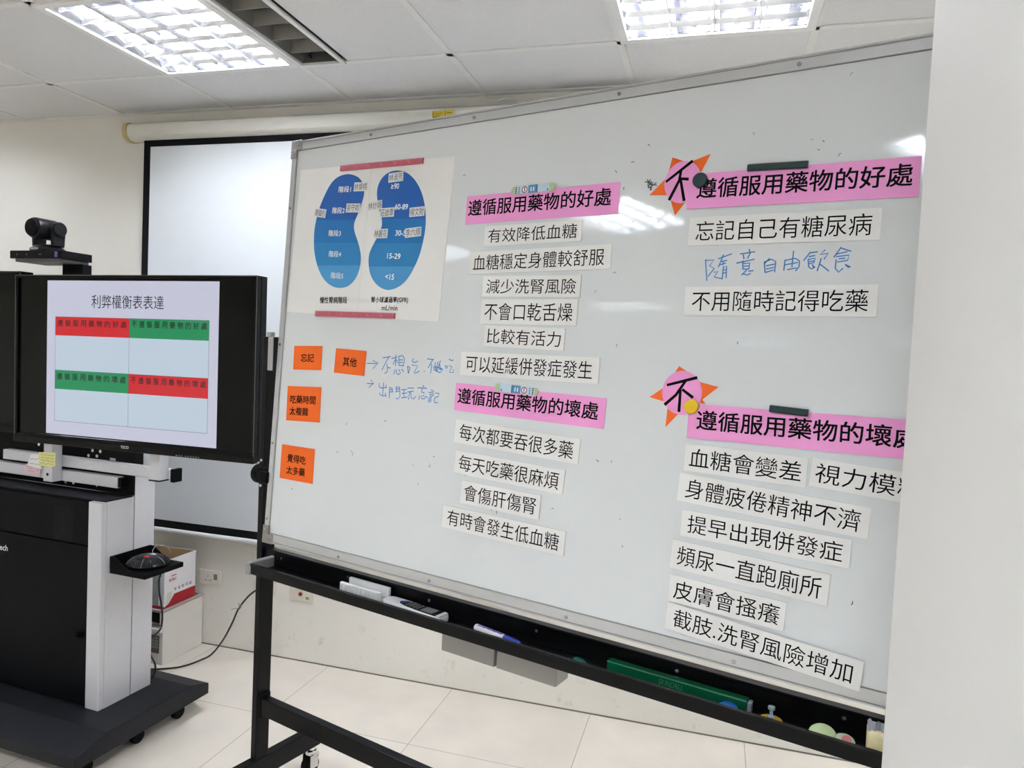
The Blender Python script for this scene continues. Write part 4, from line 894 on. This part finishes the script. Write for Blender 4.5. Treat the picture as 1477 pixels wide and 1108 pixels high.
# ------------------------------------------------------------------ machine and carton by the wall
X1m = -2.290; Y0m = 2.602; Y1m = 2.858
mc = thing('office_machine', 'cream white office machine with a keypad on the floor by the wall', 'machine', (-2.50, 2.73, 0))
def L3(b): return (b[0]+2.50, b[1]+2.50, b[2]-2.73, b[3]-2.73, b[4], b[5])
MACH = mat('warm_white_enamel', (.70,.675,.63), .42)
m = MB()
m.box(*L3((-2.72,-2.31,Y0m+.06,Y1m,.0,.236))).box(*L3((-2.72,-2.31,Y0m,Y0m+.06,.0,.150))).box(*L3((-2.31,X1m,Y0m,Y1m,.0,.236))).box(*L3((-2.72,-2.70,Y0m,Y0m+.06,.150,.236)))
m.build('body', MACH, mc, bevel=.003)
MB().box(*L3((-2.70,-2.312,Y0m+.045,Y0m+.058,.168,.236))).build('dark_slot', mat('vent_black', (.002,.002,.002), .8), mc)
m = MB().box(*L3((-2.722,X1m+.002,Y0m-.004,Y0m+.01,.236,.248))).box(*L3((-2.722,X1m+.002,Y1m-.010,Y1m+.002,.236,.248))).box(*L3((X1m-.012,X1m+.002,Y0m+.01,Y1m-.01,.236,.248))).box(*L3((-2.722,-2.708,Y0m+.01,Y1m-.01,.236,.248)))
m.build('top_rim', mat('taupe_rim', (.36,.32,.29), .5), mc, bevel=.002)
MB().box(*L3((-2.71,X1m-.002,Y0m-.012,Y0m,.148,.166))).build('front_ledge', WHITEP, mc, bevel=.003)
kpd = MB().box(*L3((-2.42,-2.308,Y0m-.003,Y0m,.052,.132))).build('keypad', mat('brown_keypad', (.10,.075,.065), .5), mc, bevel=.001)
for r_ in range(4):
    for c_ in range(4): MB().box(*L3((-2.330-c_*.022,-2.312-c_*.022,Y0m-.0045,Y0m-.003,.075+r_*.014,.085+r_*.014))).build('key', mat('grey_green_key', (.20,.25,.21), .5), kpd)
X1c, Y0c, Y1c = -2.306, 2.622, 2.820
cb = thing('paper_carton', 'open white and red copy-paper carton standing on the office machine', 'carton', (-2.42, 2.72, .2372))
def L4(b): return (b[0]+2.42, b[1]+2.42, b[2]-2.72, b[3]-2.72, b[4]-.2372, b[5]-.2372)
CARD = mat('brown_card', srgb(168,140,100), .8, noise=.08); WCARD = mat('white_card', (.76,.755,.77), .5)
m = MB()
Zc0, Zc1 = .2372, .462
for b in ((X1c-.004,X1c,Y0c,Y1c),(-2.56,-2.556,Y0c,Y1c),(-2.556,X1c-.004,Y0c,Y0c+.004),(-2.556,X1c-.004,Y1c-.004,Y1c)):
    bx = L4((*b, Zc0, Zc1)); m.box(*bx)
m.box(*L4((-2.556,X1c-.004,Y0c+.004,Y1c-.004,Zc0,Zc0+.004)))
m.build('carton_body', WCARD, cb)
m = MB()
for b in ((X1c-.0052,X1c-.0042,Y0c+.004,Y1c-.004),(-2.5558,-2.5548,Y0c+.004,Y1c-.004),(-2.555,X1c-.005,Y0c+.0042,Y0c+.0052),(-2.555,X1c-.005,Y1c-.0052,Y1c-.0042)): m.box(*L4((*b, Zc0+.005, Zc1-.001)))
m.build('brown_lining', CARD, cb)
MY = Matrix(((0,0,1,0),(1,0,0,0),(0,1,0,0),(0,0,0,1)))            # (y, z) drawing -> side facing +x
sx = X1c+2.42
def q2(y, z): return (y-2.72, z-.2372)
m = MB()
m.prism([q2(*p) for p in ((Y0c,.2375),(Y1c,.2375),(Y1c,.295),(2.685,.297),(2.672,.283),(2.650,.262),(Y0c,.252))], sx, sx+.0006, 0, MY)
m.prism([(-.136,.0003),(.114,.0003),(.114,.020),(-.136,.020)], -(Y0c-2.72), -(Y0c-2.72)+.0006, 0, Matrix(((1,0,0,0),(0,0,-1,0),(0,1,0,0),(0,0,0,1))))
m.build('red_band', mat('carton_red', srgb(168,22,36), .45), cb)
MB().prism([q2(*p) for p in ((2.634,.252),(2.650,.258),(2.668,.276),(2.670,.312),(2.640,.312))], sx, sx+.0005, 0, MY).build('beige_patch', mat('beige_print', (.62,.61,.56), .5), cb)
m = MB()
MT = MY
def ctext(b, y, z, wd, ht, off): 
    a = q2(y, z); m.text(b, a[0], a[1], wd, ht, sx+.0008, 0, off, MT)
for k, ch in enumerate('高級影印紙'): ctext(ch, 2.690+k*.0245, .318, .013, .0145, .008)
m.build('grey_lettering', GREYINK, cb)
m = MB(); ctext('新日影印', 2.672, .367, .044, .014, .014); m.box(sx,sx+.0008,*[2.664-2.72,2.694-2.72],.382-.2372,.386-.2372)
m.build('red_lettering', mat('carton_print_red', srgb(190,50,70), .5), cb)
MB().box(-.136,.085,-(2.72-Y0c)-.0006,-(2.72-Y0c),.022,.19).build('grey_photo_panel', mat('grey_photo_print', (.34,.35,.37), .4, noise=.45, nscale=22), cb)
